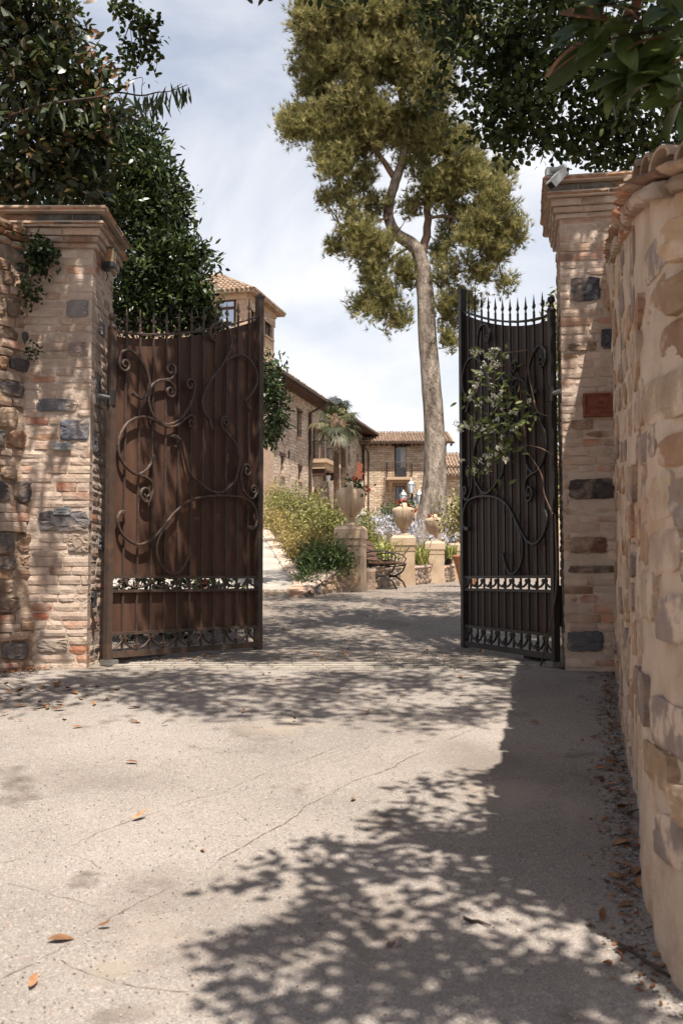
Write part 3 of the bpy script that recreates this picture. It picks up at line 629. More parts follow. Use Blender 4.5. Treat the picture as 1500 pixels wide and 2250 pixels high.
# ------------------------------------------------------------------ right boundary wall (curved)
RC = [(2.34, 8.5), (2.12, 7.86), (1.89, 7.0), (1.665, 6.1), (1.50, 5.4), (1.365, 4.81), (1.17, 4.04), (1.07, 3.63), (1.02, 3.2), (1.12, 2.86), (1.50, 2.66), (2.0, 2.56), (2.9, 2.5)]
def cr(P, t):
    i = min(int(t), len(P) - 2); f = t - i; g = lambda k: Vector((*P[max(0, min(len(P) - 1, k))], 0)); a, b, c, d = g(i - 1), g(i), g(i + 1), g(i + 2)
    return 0.5 * (2 * b + (c - a) * f + (2 * a - 5 * b + 4 * c - d) * f * f + (3 * b - a - 3 * c + d) * f ** 3)
RP = [cr(RC, i * (len(RC) - 1) / 260) for i in range(261)]
RS = [0.0]
for i in range(1, 261): RS.append(RS[-1] + (RP[i] - RP[i - 1]).length)
RLEN = RS[-1]
def rwp(s):
    i = int(np.searchsorted(RS, s)); i = max(1, min(260, i)); t = (s - RS[i - 1]) / max(1e-6, RS[i] - RS[i - 1])
    p = RP[i - 1].lerp(RP[i], t); tg = (RP[min(260, i + 2)] - RP[max(0, i - 3)]).normalized(); n = Vector((tg.y, -tg.x, 0))
    if n.x > 0 and p.y > 3.3: n = -n
    elif p.y <= 3.3: n = Vector((tg.y, -tg.x, 0)); n = n if n.dot(Vector((-1, -0.6, 0))) > 0 else -n
    return p, tg, n
def rw_top(Y): return float(np.interp(Y, [1.9, 3.16, 4.3, 7.8, 8.5], [1.64, 1.92, 2.25, 3.10, 3.2]))
def rw_off(s, z, t): return 0.03 * mnoise.noise((s * 1.5, z * 1.5, 9)) + 0.016 * mnoise.noise((s * 6, z * 6, 2)) + 0.008 * mnoise.noise((s * 14, z * 14, 4)) - 0.02 + 0.07 * t * max(0, 1 - s / 2.5) + 0.03 * (1 - t) ** 3
rw = empty('stone_wall', (RC[1][0], RC[1][1], 0), 0, 'curved wall of sandy stone and lime mortar along the right edge', 'wall'); rb = Vector((RC[1][0], RC[1][1], 0))
V = []; Fs = []; ns_, nz_ = 130, 40
for i in range(ns_ + 1):
    s = RLEN * i / ns_; p, tg, n = rwp(s); zb_, zt = gz(p.y) - 0.08, rw_top(p.y)
    for k in range(nz_ + 1):
        t = k / nz_; z = zb_ + (zt - zb_) * t; V.append(tuple(p + n * rw_off(s, z, t) + Vector((0, 0, z)) - rb))
    if i:
        for k in range(nz_): b = i * (nz_ + 1) + k; a = b - nz_ - 1; Fs.append((a, b, b + 1, a + 1))
nv = len(V)
for i in range(ns_ + 1):
    p, tg, n = rwp(RLEN * i / ns_); q = p - n * (0.42 if p.y > 2.6 else 0.3); V += [tuple(q + Vector((0, 0, rw_top(p.y))) - rb), tuple(q + Vector((0, 0, gz(p.y) - 0.1)) - rb)]
for i in range(ns_):
    a, b = i * (nz_ + 1) + nz_, (i + 1) * (nz_ + 1) + nz_; c, d = nv + 2 * i, nv + 2 * i + 2; Fs += [(a, b, d, c), (c, d, d + 1, c + 1)]
MB().add(V, Fs).build('mortar_core', M['wallmortar'], rw, True)
RWC = [S(186, 154, 122), S(178, 144, 114), S(170, 146, 132), S(180, 156, 136), S(162, 142, 130), S(190, 164, 138), S(176, 138, 110), S(194, 170, 144), S(154, 136, 126)]
nst = 0; z = 0.02
while z < 3.2:
    h = rnd(0.13, 0.25); s = rnd(0.2, 0.5)
    while s < RLEN - 1.2:
        p, tg, n = rwp(s); near = p.y < 4.8
        l = rnd(0.30, 0.62) if near else rnd(0.22, 0.45); sc = s + l / 2; p, tg, n = rwp(sc)
        zb_, zt = gz(p.y), rw_top(p.y); zc = zb_ + z + h / 2
        if zc + h / 2 < zt - 0.06 and nst < 298 and R.random() < 0.86 and p.y > 2.55 and not (near and z < 0.2):
            t = (zc - zb_) / (zt - zb_); off = rw_off(sc, zc, t) + rnd(0.002, 0.012)
            put(R.choice(WSTONES), 'stone', rw, p + n * off + Vector((0, 0, zc)) - rb, tg if True else -tg, n, (l * rnd(0.82, 0.96), 0.05, h * rnd(0.78, 0.94)), shade(R.choice(RWC), rnd(0.70, 1.02)), rnd(-0.06, 0.06)); nst += 1
        s += l
    z += h
# coping: corbelled bricks, then barrel tiles laid across the wall
s = 0.55
while s < RLEN - 1.6:
    l = rnd(0.2, 0.28); p, tg, n = rwp(s + l / 2); zt = rw_top(p.y); slope = (rw_top(p.y + 0.05) - rw_top(p.y - 0.05)) / 0.1 * tg.y
    for (pr, h, dz, ms, nm) in ((0.03, 0.05, -0.05, BRICKS, 'brick'), (0.06, 0.05, 0.0, ROLLS, 'moulding_brick')):
        put(R.choice(ms), nm, rw, p + n * (pr + rnd(-0.012, 0.012)) + Vector((0, 0, zt + dz + h / 2)) - rb, tg, n, (l - 0.008, 0.3, h), shade(R.choice(REDS[2:3] + BRWN + PALE[3:5]), rnd(0.85, 1.1)), -math.atan(slope) + rnd(-0.03, 0.03))
    s += l
def barrel(seed, up=True):
    r = random.Random(seed); vs = []; fs = []; n = 7
    for j, y in enumerate((0, 0.5, 1.0)):
        w = 1.0 - 0.15 * y
        for rr in (0.5, 0.40):
            for k in range(n + 1): a = math.pi * k / n; vs.append((rr * w * math.cos(a), y, rr * w * math.sin(a) * (1 if up else -1)))
    m = n + 1
    for j in range(2):
        o0, o1 = j * 2 * m, (j + 1) * 2 * m
        for k in range(n): fs += [(o0 + k, o0 + k + 1, o1 + k + 1, o1 + k), (o0 + m + k, o1 + m + k, o1 + m + k + 1, o0 + m + k + 1)]
    for o0 in (0, 4 * m):
        for k in range(n): fs.append((o0 + k, o0 + m + k, o0 + m + k + 1, o0 + k + 1))
    return vs, fs
TILES = mk(barrel, 'tile', 'coping_tile', 3, 500)
s = 0.6
while s < RLEN - 1.7:
    p, tg, n = rwp(s); zt = rw_top(p.y)
    if R.random() < 0.35: s += 0.165; continue
    put(R.choice(TILES), 'coping_tile', rw, p + n * (0.035 + rnd(-0.03, 0.02)) + Vector((0, 0, zt + 0.045)) - rb, tg, n, (0.16 * rnd(0.9, 1.05), 0.42, 0.11), (1, 1, 1, 1), rnd(-0.14, 0.14)); s += 0.165

# ------------------------------------------------------------------ gates
HL, FL = Vector((-1.847, 8.15, 0)), Vector((-0.772, 9.53, 0)); HR, FR = Vector((1.655, 7.97, 0)), Vector((1.158, 9.67, 0))
def unproj(x, y, H, D):
    v = ray(x, y); u = (v.x * H.y - H.x) / (D.x - v.x * D.y); return u, CZ + v.z * (H.y + u * D.y)
Z5 = lambda p: (220 + p[0] / 4.054, 660 + p[1] / 4.055)
Z6 = lambda p: (220 + p[0] / 4.054, 1050 + p[1] / 4.055)
SCR = [  # (control points in photo detail coordinates, start curl centre, end curl centre, leaf at start, leaf at end)
    ([(150, 560), (165, 480), (230, 445), (310, 495), (385, 610), (425, 740), (405, 830), (360, 880), (300, 850), (268, 828)], (203, 575), None, 0, 1),
    ([(825, 800), (815, 870), (770, 970), (700, 1060), (600, 1108), (520, 1090), (455, 1030), (422, 940), (415, 860), (440, 770), (500, 722), (560, 715), (620, 738), (650, 795)], (790, 755), (612, 815), 0, 0),
    ([(500, 722), (560, 712), (620, 700), (652, 655)], None, (612, 622), 0, 0),
    ([(460, 1375), (440, 1450), (385, 1520), (310, 1552), (220, 1490), (160, 1400), (143, 1290), (170, 1180), (240, 1085), (350, 1042), (440, 1058), (520, 1100), (600, 1130), (680, 1110), (755, 1048), (805, 1030), (833, 1085)], None, (803, 1095), 1, 0),
    ([(310, 1552), (395, 1580), (445, 1630), (455, 1700), (425, 1790)], None, (392, 1725), 0, 0),
    ([(985, 350), (968, 290), (995, 225), (1060, 207), (1122, 245), (1155, 330), (1155, 420), (1125, 500), (1080, 580), (1020, 650), (960, 740), (915, 830), (898, 910), (918, 1010), (962, 1065), (990, 1160)], (1005, 330), None, 0, 1),
    ([(1060, 602), (1110, 545), (1180, 505), (1250, 495), (1320, 535), (1375, 620), (1392, 705), (1370, 790), (1320, 860), (1290, 895), (1310, 945), (1335, 985)], None, None, 0, 1),
    ([(1085, 1045), (1068, 1090), (1090, 1150), (1150, 1220), (1200, 1290), (1225, 1380), (1225, 1480), (1200, 1595), (1160, 1645), (1090, 1705), (1020, 1715), (930, 1672), (860, 1615), (790, 1550), (750, 1430), (722, 1290), (685, 1232), (622, 1215)], (1105, 1083), None, 0, 1),
    ([(1262, 1490), (1243, 1570), (1258, 1665), (1300, 1745), (1350, 1768), (1388, 1720)], (1300, 1522), (1360, 1692), 0, 0),
    ([(205, 1880), (150, 1908), (138, 1980), (170, 2070), (240, 2140), (320, 2177), (400, 2157), (470, 2110), (560, 2002), (650, 1892), (740, 1812), (850, 1766), (960, 1747), (1080, 1741), (1200, 1750), (1310, 1782), (1365, 1842), (1390, 1932), (1370, 2020), (1300, 2030)], None, None, 1, 1),
    ([(600, 1965), (535, 2062), (497, 2150), (490, 2250), (520, 2350), (590, 2420), (660, 2437), (720, 2392), (768, 2302), (792, 2250)], None, None, 0, 1),
]
def catmull(P, per=6):
    out = []
    for i in range(len(P) - 1):
        a, b, c, d = P[max(i - 1, 0)], P[i], P[i + 1], P[min(i + 2, len(P) - 1)]
        for q in range(per):
            t = q / per; out.append(tuple(0.5 * (2 * b[k] + (c[k] - a[k]) * t + (2 * a[k] - 5 * b[k] + 4 * c[k] - d[k]) * t * t + (3 * b[k] - a[k] - 3 * c[k] + d[k]) * t ** 3) for k in (0, 1)))
    out.append(P[-1]); return out
def curl(p, prev, c, turns=1.35, n=22):
    r0 = math.hypot(p[0] - c[0], p[1] - c[1]); a0 = math.atan2(p[1] - c[1], p[0] - c[0])
    sg = 1 if (p[0] - c[0]) * (p[1] - prev[1]) - (p[1] - c[1]) * (p[0] - prev[0]) > 0 else -1
    return [(c[0] + r0 * (1 - 0.8 * i / n) * math.cos(a0 + sg * 2 * math.pi * turns * i / n), c[1] + r0 * (1 - 0.8 * i / n) * math.sin(a0 + sg * 2 * math.pi * turns * i / n)) for i in range(1, n + 1)]
_dl = (FL - HL).normalized()
SCROLLS = []
for pts, cs, ce, ls, le in SCR:
    q = [unproj(*Z5(p), HL, _dl) for p in pts]; k = catmull(q)
    if ce: k = k + curl(k[-1], k[-3], unproj(*Z5(ce), HL, _dl))
    if cs: k = list(reversed(curl(k[0], k[2], unproj(*Z5(cs), HL, _dl)))) + k
    SCROLLS.append((k, ls, le))
def flat_bar(mb, pts, y0, hw=0.0115, hd=0.011, ls=0, le=0, front=-1):
    n = len(pts); b = len(mb.v)
    for i, (u, z) in enumerate(pts):
        a, c = pts[max(0, i - 1)], pts[min(n - 1, i + 1)]; tx, tz = c[0] - a[0], c[1] - a[1]; l = math.hypot(tx, tz) or 1; nx, nz2 = -tz / l, tx / l
        w = hw * (1 + 0.10 * math.sin(i * 2.3) + 0.06 * math.sin(i * 5.1))
        for fl, t in ((ls, i), (le, n - 1 - i)):
            if fl and t < 7: w = hw * (0.35, 1.0, 1.7, 2.1, 1.9, 1.5, 1.2)[t]
            elif not fl and t < 3: w = min(w, hw * (0.6, 0.8, 0.95)[t])
        for (k1, k2) in ((-1, -0.55), (-0.55, -1), (0.55, -1), (1, -0.55), (1, 1), (-1, 1)): mb.v.append((u + nx * w * k1, y0 - front * hd * k2 * -1 if False else y0 + hd * k2 * (1 if front < 0 else -1), z + nz2 * w * k1))
    for i in range(n - 1):
        for k in range(6): k2 = (k + 1) % 6; q = (b + i * 6 + k, b + i * 6 + k2, b + (i + 1) * 6 + k2, b + (i + 1) * 6 + k); mb.f.append(q)
    mb.f.append(tuple(b + k for k in range(6))); mb.f.append(tuple(b + (n - 1) * 6 + k for k in range(6)))

def gate(H, Fp, front, label, panelmat, ironmat, zhinge, ztopf):
    D = (Fp - H); L_ = D.length; ang = math.atan2(D.y, D.x); e = empty('iron_gate', H, ang, label, 'gate'); f = front
    W = L_
    rail = lambda u: zhinge + 0.48 * max(0, u / W) ** 1.6
    IM = M[ironmat]
    hp = MB().box2((-0.025, -0.025, 0.03), (0.025, 0.025, zhinge + 0.02)); hp.lathe([(0.036, 0), (0.036, 0.015), (0.024, 0.03), (0.02, 0.05), (0.012, 0.062)], 10, (0, 0, zhinge + 0.02)); hp.build('hinge_post', IM, e)
    MB().lathe([(0.001, -0.032), (0.02, -0.026), (0.032, 0), (0.026, 0.02), (0.001, 0.033)], 12, (0, 0, zhinge + 0.112)).build('ball_finial', IM, e, True)
    fpz = rail(W) + 0.17
    MB().box2((W - 0.03, -0.03, 0.02), (W + 0.03, 0.03, fpz)).box2((W - 0.034, -0.034, fpz), (W + 0.034, 0.034, fpz + 0.025)).lathe([(0.03, 0), (0.012, 0.02)], 8, (W, 0, fpz + 0.025)).build('closing_post', IM, e)
    for (za, zb2, d) in ((0.045, 0.095, 0.022), (0.222, 0.246, 0.018), (0.562, 0.586, 0.018), (0.676, 0.700, 0.018)):
        MB().box2((0.025, -d, za), (W - 0.03, d, zb2)).build('rail', IM, e)
    flat_bar(t := MB(), [(0.02 + (W - 0.05) * i / 24, rail(0.02 + (W - 0.05) * i / 24)) for i in range(25)], 0, 0.009, 0.018, front=f); t.build('top_rail', IM, e)
    # sheet panels between the bars, each strip a real plate
    us = [W * (k + 1) / 12 for k in range(11)]; eds = [0.025] + us + [W - 0.03]
    yb = -f * 0.016
    for k in range(12):
        a, b = eds[k], eds[k + 1]; za, zb2 = rail(a) - 0.035, rail(b) - 0.035; by_ = yb - f * 0.004
        MB().add([(a, yb, 0.700), (b, yb, 0.700), (b, yb, zb2), (a, yb, za), (a, by_, 0.700), (b, by_, 0.700), (b, by_, zb2), (a, by_, za)], [(0, 1, 2, 3), (7, 6, 5, 4), (0, 4, 5, 1), (1, 5, 6, 2), (2, 6, 7, 3), (3, 7, 4, 0)]).build('upper_panel', M[panelmat], e)
        MB().add([(a, yb, 0.246), (b, yb, 0.246), (b, yb, 0.562), (a, yb, 0.562), (a, by_, 0.246), (b, by_, 0.246), (b, by_, 0.562), (a, by_, 0.562)], [(0, 1, 2, 3), (7, 6, 5, 4), (0, 4, 5, 1), (1, 5, 6, 2), (2, 6, 7, 3), (3, 7, 4, 0)]).build('lower_panel', M[panelmat], e)
    for k, u in enumerate(us):
        mb = MB().box2((u - 0.0075, -0.0075, 0.09), (u + 0.0075, 0.0075, rail(u) + 0.06)); bar = mb.build('bar', IM, e)
        z0 = rail(u) + 0.055
        fm = MB().lathe([(0.009, 0), (0.012, 0.008), (0.007, 0.016), (0.006, 0.045), (0.011, 0.062), (0.009, 0.085), (0.001, 0.155)], 8, (u, 0, z0))
        for sgn in (-1, 1): fm.tube([(u, 0, z0 + 0.035), (u + sgn * 0.016, 0, z0 + 0.045), (u + sgn * 0.024, 0, z0 + 0.058), (u + sgn * 0.021, 0, z0 + 0.068)], [0.006, 0.006, 0.005, 0.002], 5)
        fm.build('spear_finial', IM, bar, True)
    for (zl, zh) in ((0.095, 0.222), (0.586, 0.676)):
        hh = zh - zl; st = W / 12; yo = f * 0.012
        for k in range(0, 11):
            u = us[k]; mb = MB()
            if k % 2 == 0:
                for sgn in (-1, 1):
                    arc = [(u + sgn * (0.008 + st * 0.92 * (t ** 1.5)), zh - 0.022 - (hh - 0.036) * math.sin(t * math.pi / 2)) for t in [i / 9 for i in range(10)]]
                    flat_bar(mb, arc, yo, 0.0075, 0.008, front=f)
                    c = (u + sgn * 0.024, zh - 0.024); flat_bar(mb, [(u + sgn * 0.006, zh - 0.03)] + [(c[0] + 0.016 * (1 - 0.7 * i / 12) * math.cos(math.pi * (0 if sgn < 0 else 1) - sgn * 0.5 * i + (-sgn) * 1.2), c[1] + 0.016 * (1 - 0.7 * i / 12) * math.sin(math.pi * (0 if sgn < 0 else 1) - sgn * 0.5 * i + (-sgn) * 1.2)) for i in range(13)], yo, 0.006, 0.008, front=f)
                mb.box2((u - 0.016, yo - 0.01, zh - 0.028), (u + 0.016, yo + 0.01, zh - 0.018)); mb.build('scroll_ornament', IM, e)
            else:
                zc = zl + hh * 0.30
                flat_bar(mb, [(u, zl + 0.004), (u, zc), (u, zc + 0.024), (u, zc + 0.036)], yo, 0.008, 0.007, 0, 0, f)
                for sgn in (-1, 1): flat_bar(mb, [(u, zc - 0.008), (u + sgn * 0.012, zc + 0.006), (u + sgn * 0.024, zc + 0.010), (u + sgn * 0.032, zc + 0.002), (u + sgn * 0.028, zc - 0.008), (u + sgn * 0.02, zc - 0.006)], yo, 0.0055, 0.007, front=f)
                mb.box2((u - 0.014, yo - 0.009, zc - 0.016), (u + 0.014, yo + 0.009, zc - 0.008)); mb.build('fleur_ornament', IM, e)
    sc = W / 1.77
    for (k, ls, le) in SCROLLS:
        mb = MB(); flat_bar(mb, [(u * sc, z) for (u, z) in k], f * 0.030, 0.0098, 0.012, ls, le, f); mb.build('scrollwork', IM, e)
    hz = 2.12
    MB().tube([(0, 0, hz - 0.06), (0, 0, hz + 0.06)], 0.036, 10).build('hinge_collar', M['darkiron'], e)
    MB().tube([(-0.14, 0, hz), (-0.02, 0, hz)], 0.02, 8).build('hinge_pin', M['steel'], e)
    MB().box2((-0.035, -0.05, -0.01), (0.07, 0.05, 0.032)).build('pivot_block', M['steel'], e)
    return e
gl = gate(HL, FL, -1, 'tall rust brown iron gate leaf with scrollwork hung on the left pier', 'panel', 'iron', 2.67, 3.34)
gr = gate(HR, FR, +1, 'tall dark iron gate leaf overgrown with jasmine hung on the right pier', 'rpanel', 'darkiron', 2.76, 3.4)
for (px, py, w, h, t) in ((292, 1446, 0.16, 0.05, 'long grey metal plate of the gate motor lying under the left gate'), (340, 1440, 0.08, 0.045, 'short pale metal block lying under the left gate')):
    p = gpx(px, py); o = MB().box2((-w, -0.05, 0), (w, 0.05, h * 0.5)).box2((-w * 0.55, -0.035, h * 0.5), (w * 0.5, 0.035, h)).build('motor_plate', M['steel'], None, loc=p, rot=(0, 0, 0.88)); props(o, t, 'metal plate')
p = gpx(1178, 1448); o = MB().box2((-0.16, -0.06, 0), (0.12, 0.06, 0.03)).box2((-0.05, -0.04, 0.03), (0.1, 0.04, 0.05)).build('motor_plate', M['grey'], None, loc=p, rot=(0, 0, 1.86)); props(o, 'dark metal motor plate lying under the right gate near its pivot', 'metal plate')

# ------------------------------------------------------------------ plates, lamp, camera on the piers
def plate(x0, y0, x1, y1, label, rows, seed):
    a, b = at(x0, y1, LY0 - 0.016), at(x1, y0, LY0 - 0.016); c = (a + b) / 2; w, h = b.x - a.x, b.z - a.z; r = random.Random(seed)
    e = empty('metal_plate', (c.x, LY0 - 0.012, c.z - h / 2), 0, label, 'plate')
    MB().box2((-w / 2, -0.005, 0), (w / 2, 0.004, h)).build('plate_body', M['steel'], e)
    for (zz, x_0, x_1) in rows:
        mb = MB(); x = x_0 * w
        while x < x_1 * w:
            l = r.uniform(0.005, 0.011); mb.box2((x, -0.0062, zz * h - 0.0035), (x + l, -0.005, zz * h + 0.0035)); x += l + r.choice((0.002, 0.002, 0.006))
        mb.build('lettering', M['etch'], e)
    for sx in (-0.42, 0.42): MB().lathe([(0.005, 0), (0.004, 0.003), (0.001, 0.004)], 8).build('screw', M['darkiron'], e, loc=(sx * w, -0.005, h / 2), rot=(math.pi / 2, 0, 0))
plate(118, 973, 156.5, 987.5, 'upper of the two small grey metal plates on the left pier', [(0.7, -0.28, 0.28), (0.45, -0.32, 0.32), (0.22, -0.1, 0.28)], 3)
plate(118, 1115, 156, 1130.5, 'lower of the two small grey metal plates on the left pier', [(0.68, -0.34, 0.34), (0.3, -0.2, 0.24)], 4)
a, b = at(1278, 918, RY0 - 0.01), at(1340, 867, RY0 - 0.01); w, h = b.x - a.x, b.z - a.z
e = empty('clay_plate', (a.x, RY0 - 0.01 - 0.176 * (a.x - RX0), a.z), _a, 'red terracotta name plate on the right pier, half hidden by the wall', 'plate')
MB().box2((0, -0.018, 0), (w, 0.012, h)).build('plate_body', M['clayplate'], e)
fr_ = MB()
for q in (((0, -0.030, 0), (w, -0.018, 0.016)), ((0, -0.030, h - 0.014), (w, -0.018, h)), ((0, -0.030, 0.016), (0.02, -0.018, h - 0.014)), ((w - 0.02, -0.030, 0.016), (w, -0.018, h - 0.014))): fr_.box2(*q)
fr_.build('raised_frame', M['clayplate'], e)
for (zz, xs_) in ((0.58, (0.52, 0.60, 0.66)), (0.36, (0.24, 0.36, 0.46, 0.55, 0.66, 0.78))):
    for x in xs_: MB().box2((x * w - 0.003, -0.0195, zz * h - 0.011), (x * w + 0.003, -0.018, zz * h + 0.011)).box2((x * w + 0.004, -0.0195, zz * h + 0.004), (x * w + 0.011, -0.018, zz * h + 0.010)).build('lettering', M['clayink'], e)
# flashing lamp
lp = at(240, 578, 8.28); e = empty('warning_lamp', (LX1 + 0.004, 8.30, lp.z - 0.03), 0, 'square amber gate lamp in a dark housing under the left pier cornice', 'lamp')
MB().box2((0, -0.05, 0.0), (0.10, 0.05, 0.035)).box2((0, -0.035, -0.025), (0.05, 0.035, 0.0)).build('housing', M['grey'], e)
mb = MB()
for k in range(6): mb.lathe([(0.032, k * 0.018), (0.038, k * 0.018 + 0.009), (0.032, k * 0.018 + 0.018)], 14, (0.05, 0, 0.038))
mb.build('amber_lens', M['amber'], e, True)
cg = bpy.data.materials.new('lamp_cover'); cg.use_nodes = True; nb_ = cg.node_tree.nodes['Principled BSDF']; nb_.inputs['Base Color'].default_value = S(190, 180, 160); nb_.inputs['Alpha'].default_value = 0.3; nb_.inputs['Roughness'].default_value = 0.1
MB().box2((0.004, -0.048, 0.036), (0.097, 0.048, 0.152)).build('clear_cover', cg, e)
MB().box2((0.0, -0.05, 0.152), (0.10, 0.05, 0.158)).build('cover_cap', M['grey'], e)
MB().tube([(0.02, 0.03, -0.025), (0.03, 0.05, -0.06), (0.01, 0.09, -0.085)], 0.005, 6).build('cable', M['grey'], e)
# surveillance camera
c0, c1 = at(1212, 406, 7.62), at(1236, 378, 7.66); cp = Vector((RX0 - 0.10, RY0 - 0.05, 3.80))
e = empty('surveillance_camera', cp, 0, 'white bullet surveillance camera fixed to the top corner of the right pier', 'camera')
ax = (c0 - c1).normalized(); mt = ax.to_track_quat('X', 'Z').to_matrix(); ctr = (c0 + c1) / 2 - cp
MB().box((0, 0, 0), (0.17, 0.060, 0.056), M=mt).build('body', M['white'], e, loc=ctr)
MB().box((0, 0, 0), (0.15, 0.068, 0.005), M=mt).build('sun_shield', M['white'], e, loc=ctr + mt @ Vector((0.015, 0, 0.0315)))
MB().box((0, 0, 0), (0.010, 0.054, 0.050), M=mt).build('front_glass', M['black'], e, loc=ctr + mt @ Vector((0.087, 0, 0)))
MB().tube([ctr + mt @ Vector((-0.09, 0, 0.0)), ctr + mt @ Vector((-0.13, 0, 0.02)), Vector((0.02, 0.02, 0.03))], [0.022, 0.018, 0.016], 8).build('bracket_arm', M['white'], e, True)
MB().box2((0.0, -0.01, 0.0), (0.09, 0.07, 0.065)).build('junction_box', M['white'], e)
sw = at(212, 1315, 8.1); o = MB().box2((0, -0.03, -0.05), (0.03, 0.03, 0.05)).lathe([(0.014, 0), (0.010, 0.006)], 10, (0.015, -0.036, 0.01)).build('sensor_box', M['grey'], None, loc=(LX1 + 0.006, 8.10, sw.z)); props(o, 'small dark photocell box low on the side of the left pier', 'sensor')
o = MB().box2((-0.035, -0.03, -0.25), (0, 0.03, 0.05)).box2((-0.04, -0.035, 0.05), (0, 0.035, 0.07)).build('cable_box', M['darkiron'], None, loc=(RX0 + 0.032, 8.05, 0.55), rot=(0, 0, _a)); props(o, 'narrow dark metal box on the gate side of the right pier', 'box')

# ------------------------------------------------------------------ threshold strip, cracks, leaves, pebbles
th = empty('threshold', (0, 8.1, gz(8.1)), 0, kind='structure')
for row in range(4):
    x = -1.8 + (row % 2) * 0.1
    while x < 1.68:
        l = rnd(0.16, 0.24); yy = 7.88 + row * 0.115
        o = link('paver', R.choice(PAVERS), th, (x + l / 2, yy + 0.055 - 8.1, gz(yy) + 0.014 - gz(8.1)), (-math.pi / 2, 0, rnd(-0.03, 0.03)), (l - 0.008, 0.06, 0.107)); x += l
def ribbon(name, pts, w, parent, mat, up=0.0155, seed=1):
    r = random.Random(seed); P = []
    for i in range(len(pts) - 1):
        a, b = gpx(*pts[i]), gpx(*pts[i + 1]); n = max(3, int((b - a).length / 0.03))
        for k in range(n): q = a.lerp(b, k / n); P.append(Vector((q.x + r.uniform(-1, 1) * 0.006 + 0.03 * mnoise.noise((q.x * 4, q.y * 4, seed)), q.y + r.uniform(-1, 1) * 0.006 + 0.05 * mnoise.noise((q.x * 3, q.y * 3, seed + 7)), 0)))
    mb = MB(); vs = []; fs = []
    for i, q in enumerate(P):
        t = (P[min(i + 1, len(P) - 1)] - P[max(i - 1, 0)]).normalized(); n = Vector((-t.y, t.x, 0)); ww = w * r.uniform(0.2, 1.2) * max(0.02, min(1.5, 0.75 + 2.2 * mnoise.noise((q.x * 2.5, q.y * 2.5, seed + 3)))) * (0.2 if i in (0, len(P) - 1) else 1)
        for s_ in (-1, 1): v = q + n * ww * s_; v.z = gz(v.y) + 0.009 + 0.006 * mnoise.noise((v.x * 0.9, v.y * 0.9, 0)) + 0.003; vs.append(v)
        if i: b = 2 * i; fs.append((b - 2, b - 1, b + 1, b))
    return mb.add(vs, fs).build(name, mat, parent)
M['crack'] = surf('crack_fill', [(0.35, S(92, 80, 70)), (0.55, S(122, 104, 88)), (0.7, S(138, 120, 104))], scale=30, rough=1, bump=0.3)
for i, pts in enumerate([[(0, 2162), (120, 2100), (260, 2010), (420, 1940), (560, 1850), (700, 1760), (860, 1690), (1000, 1625), (1110, 1578)], [(0, 1905), (130, 1880), (280, 1810), (480, 1745), (620, 1690), (760, 1640)],
                         [(130, 2115), (190, 2140), (260, 2165), (370, 2180), (470, 2187)], [(0, 1945), (90, 1960), (170, 1985), (220, 2005)], [(140, 1887), (200, 1905), (240, 1930)]]):
    ribbon('crack', pts, 0.0021 if i < 2 else 0.0015, road, M['crack'], seed=20 + i)
DRY = [leaf_mesh('fallen_leaf', M['dryleaf'], 1.0, 0.42, c_) for c_ in (0.25, -0.3, 0.1)]
def fallen(x, y, size, label, group=None, brown=False, twist=None):
    p = gpx(x, y, 0.022); a = twist if twist is not None else rnd(0, 6.28)
    o = place_leaf('fallen_leaf', R.choice(DRY), None, p, (math.cos(a), math.sin(a), rnd(-0.05, 0.2)), (rnd(-0.4, 0.4), rnd(-0.4, 0.4), 1), size)
    return props(o, label, 'leaf', group)
for (x, y, s_, t, tw) in ((105, 2068, 0.082, 'largest pale dry leaf lying on the concrete at lower left', 0.25), (66, 2170, 0.058, 'ochre leaf standing on end near the bottom left corner', 1.6), (215, 2036, 0.045, 'small tan leaf on the concrete above the big pale leaf', 0.1),
                        (276, 1673, 0.07, 'pale leaf beside the damp spots in the sunlit concrete', -0.2), (290, 1802, 0.075, 'dark curled leaf alone in the sunlit concrete', 0.7), (448, 1869, 0.04, 'small orange leaf near the middle of the sunlit concrete', 2.0),
                        (850, 2082, 0.055, 'orange leaf in the dappled shade at bottom centre', 1.1), (1322, 2022, 0.06, 'orange leaf on the shaded ground near the curved wall', 1.3), (870, 1605, 0.045, 'small reddish leaf at the shadow edge', 0.4),
                        (285, 1584, 0.08, 'tan leaf just below the shaded band', 0.0), (1335, 1926, 0.06, 'flat brown leaf a step off the curved wall', -0.3), (773, 1757, 0.05, 'thin brown leaf near the tip of the foliage shadow', 1.3)):
    fallen(x, y, s_, t, None, False, tw)
for i in range(46): fallen(max(2, R.gauss(95, 75)), min(1578, max(1478, R.gauss(1525, 22))), rnd(0.05, 0.10), 'dry brown leaf in the litter near the left wall', 'leaves littering the ground near the left wall')
for i in range(28):
    y = rnd(1590, 1990); xb = float(np.interp(y, [1590, 1700, 1800, 1900, 2000], [1352, 1366, 1384, 1400, 1416])); fallen(xb - abs(R.gauss(0, 13)) - 2, y, rnd(0.035, 0.10), 'brown leaf in the drift along the foot of the curved wall', 'leaves drifted along the curved wall')
for i in range(36):
    fallen(rnd(20, 1300), rnd(1480, 1600), rnd(0.03, 0.07), 'small brown leaf scattered in the shaded band before the gate', 'leaves scattered before the gate')
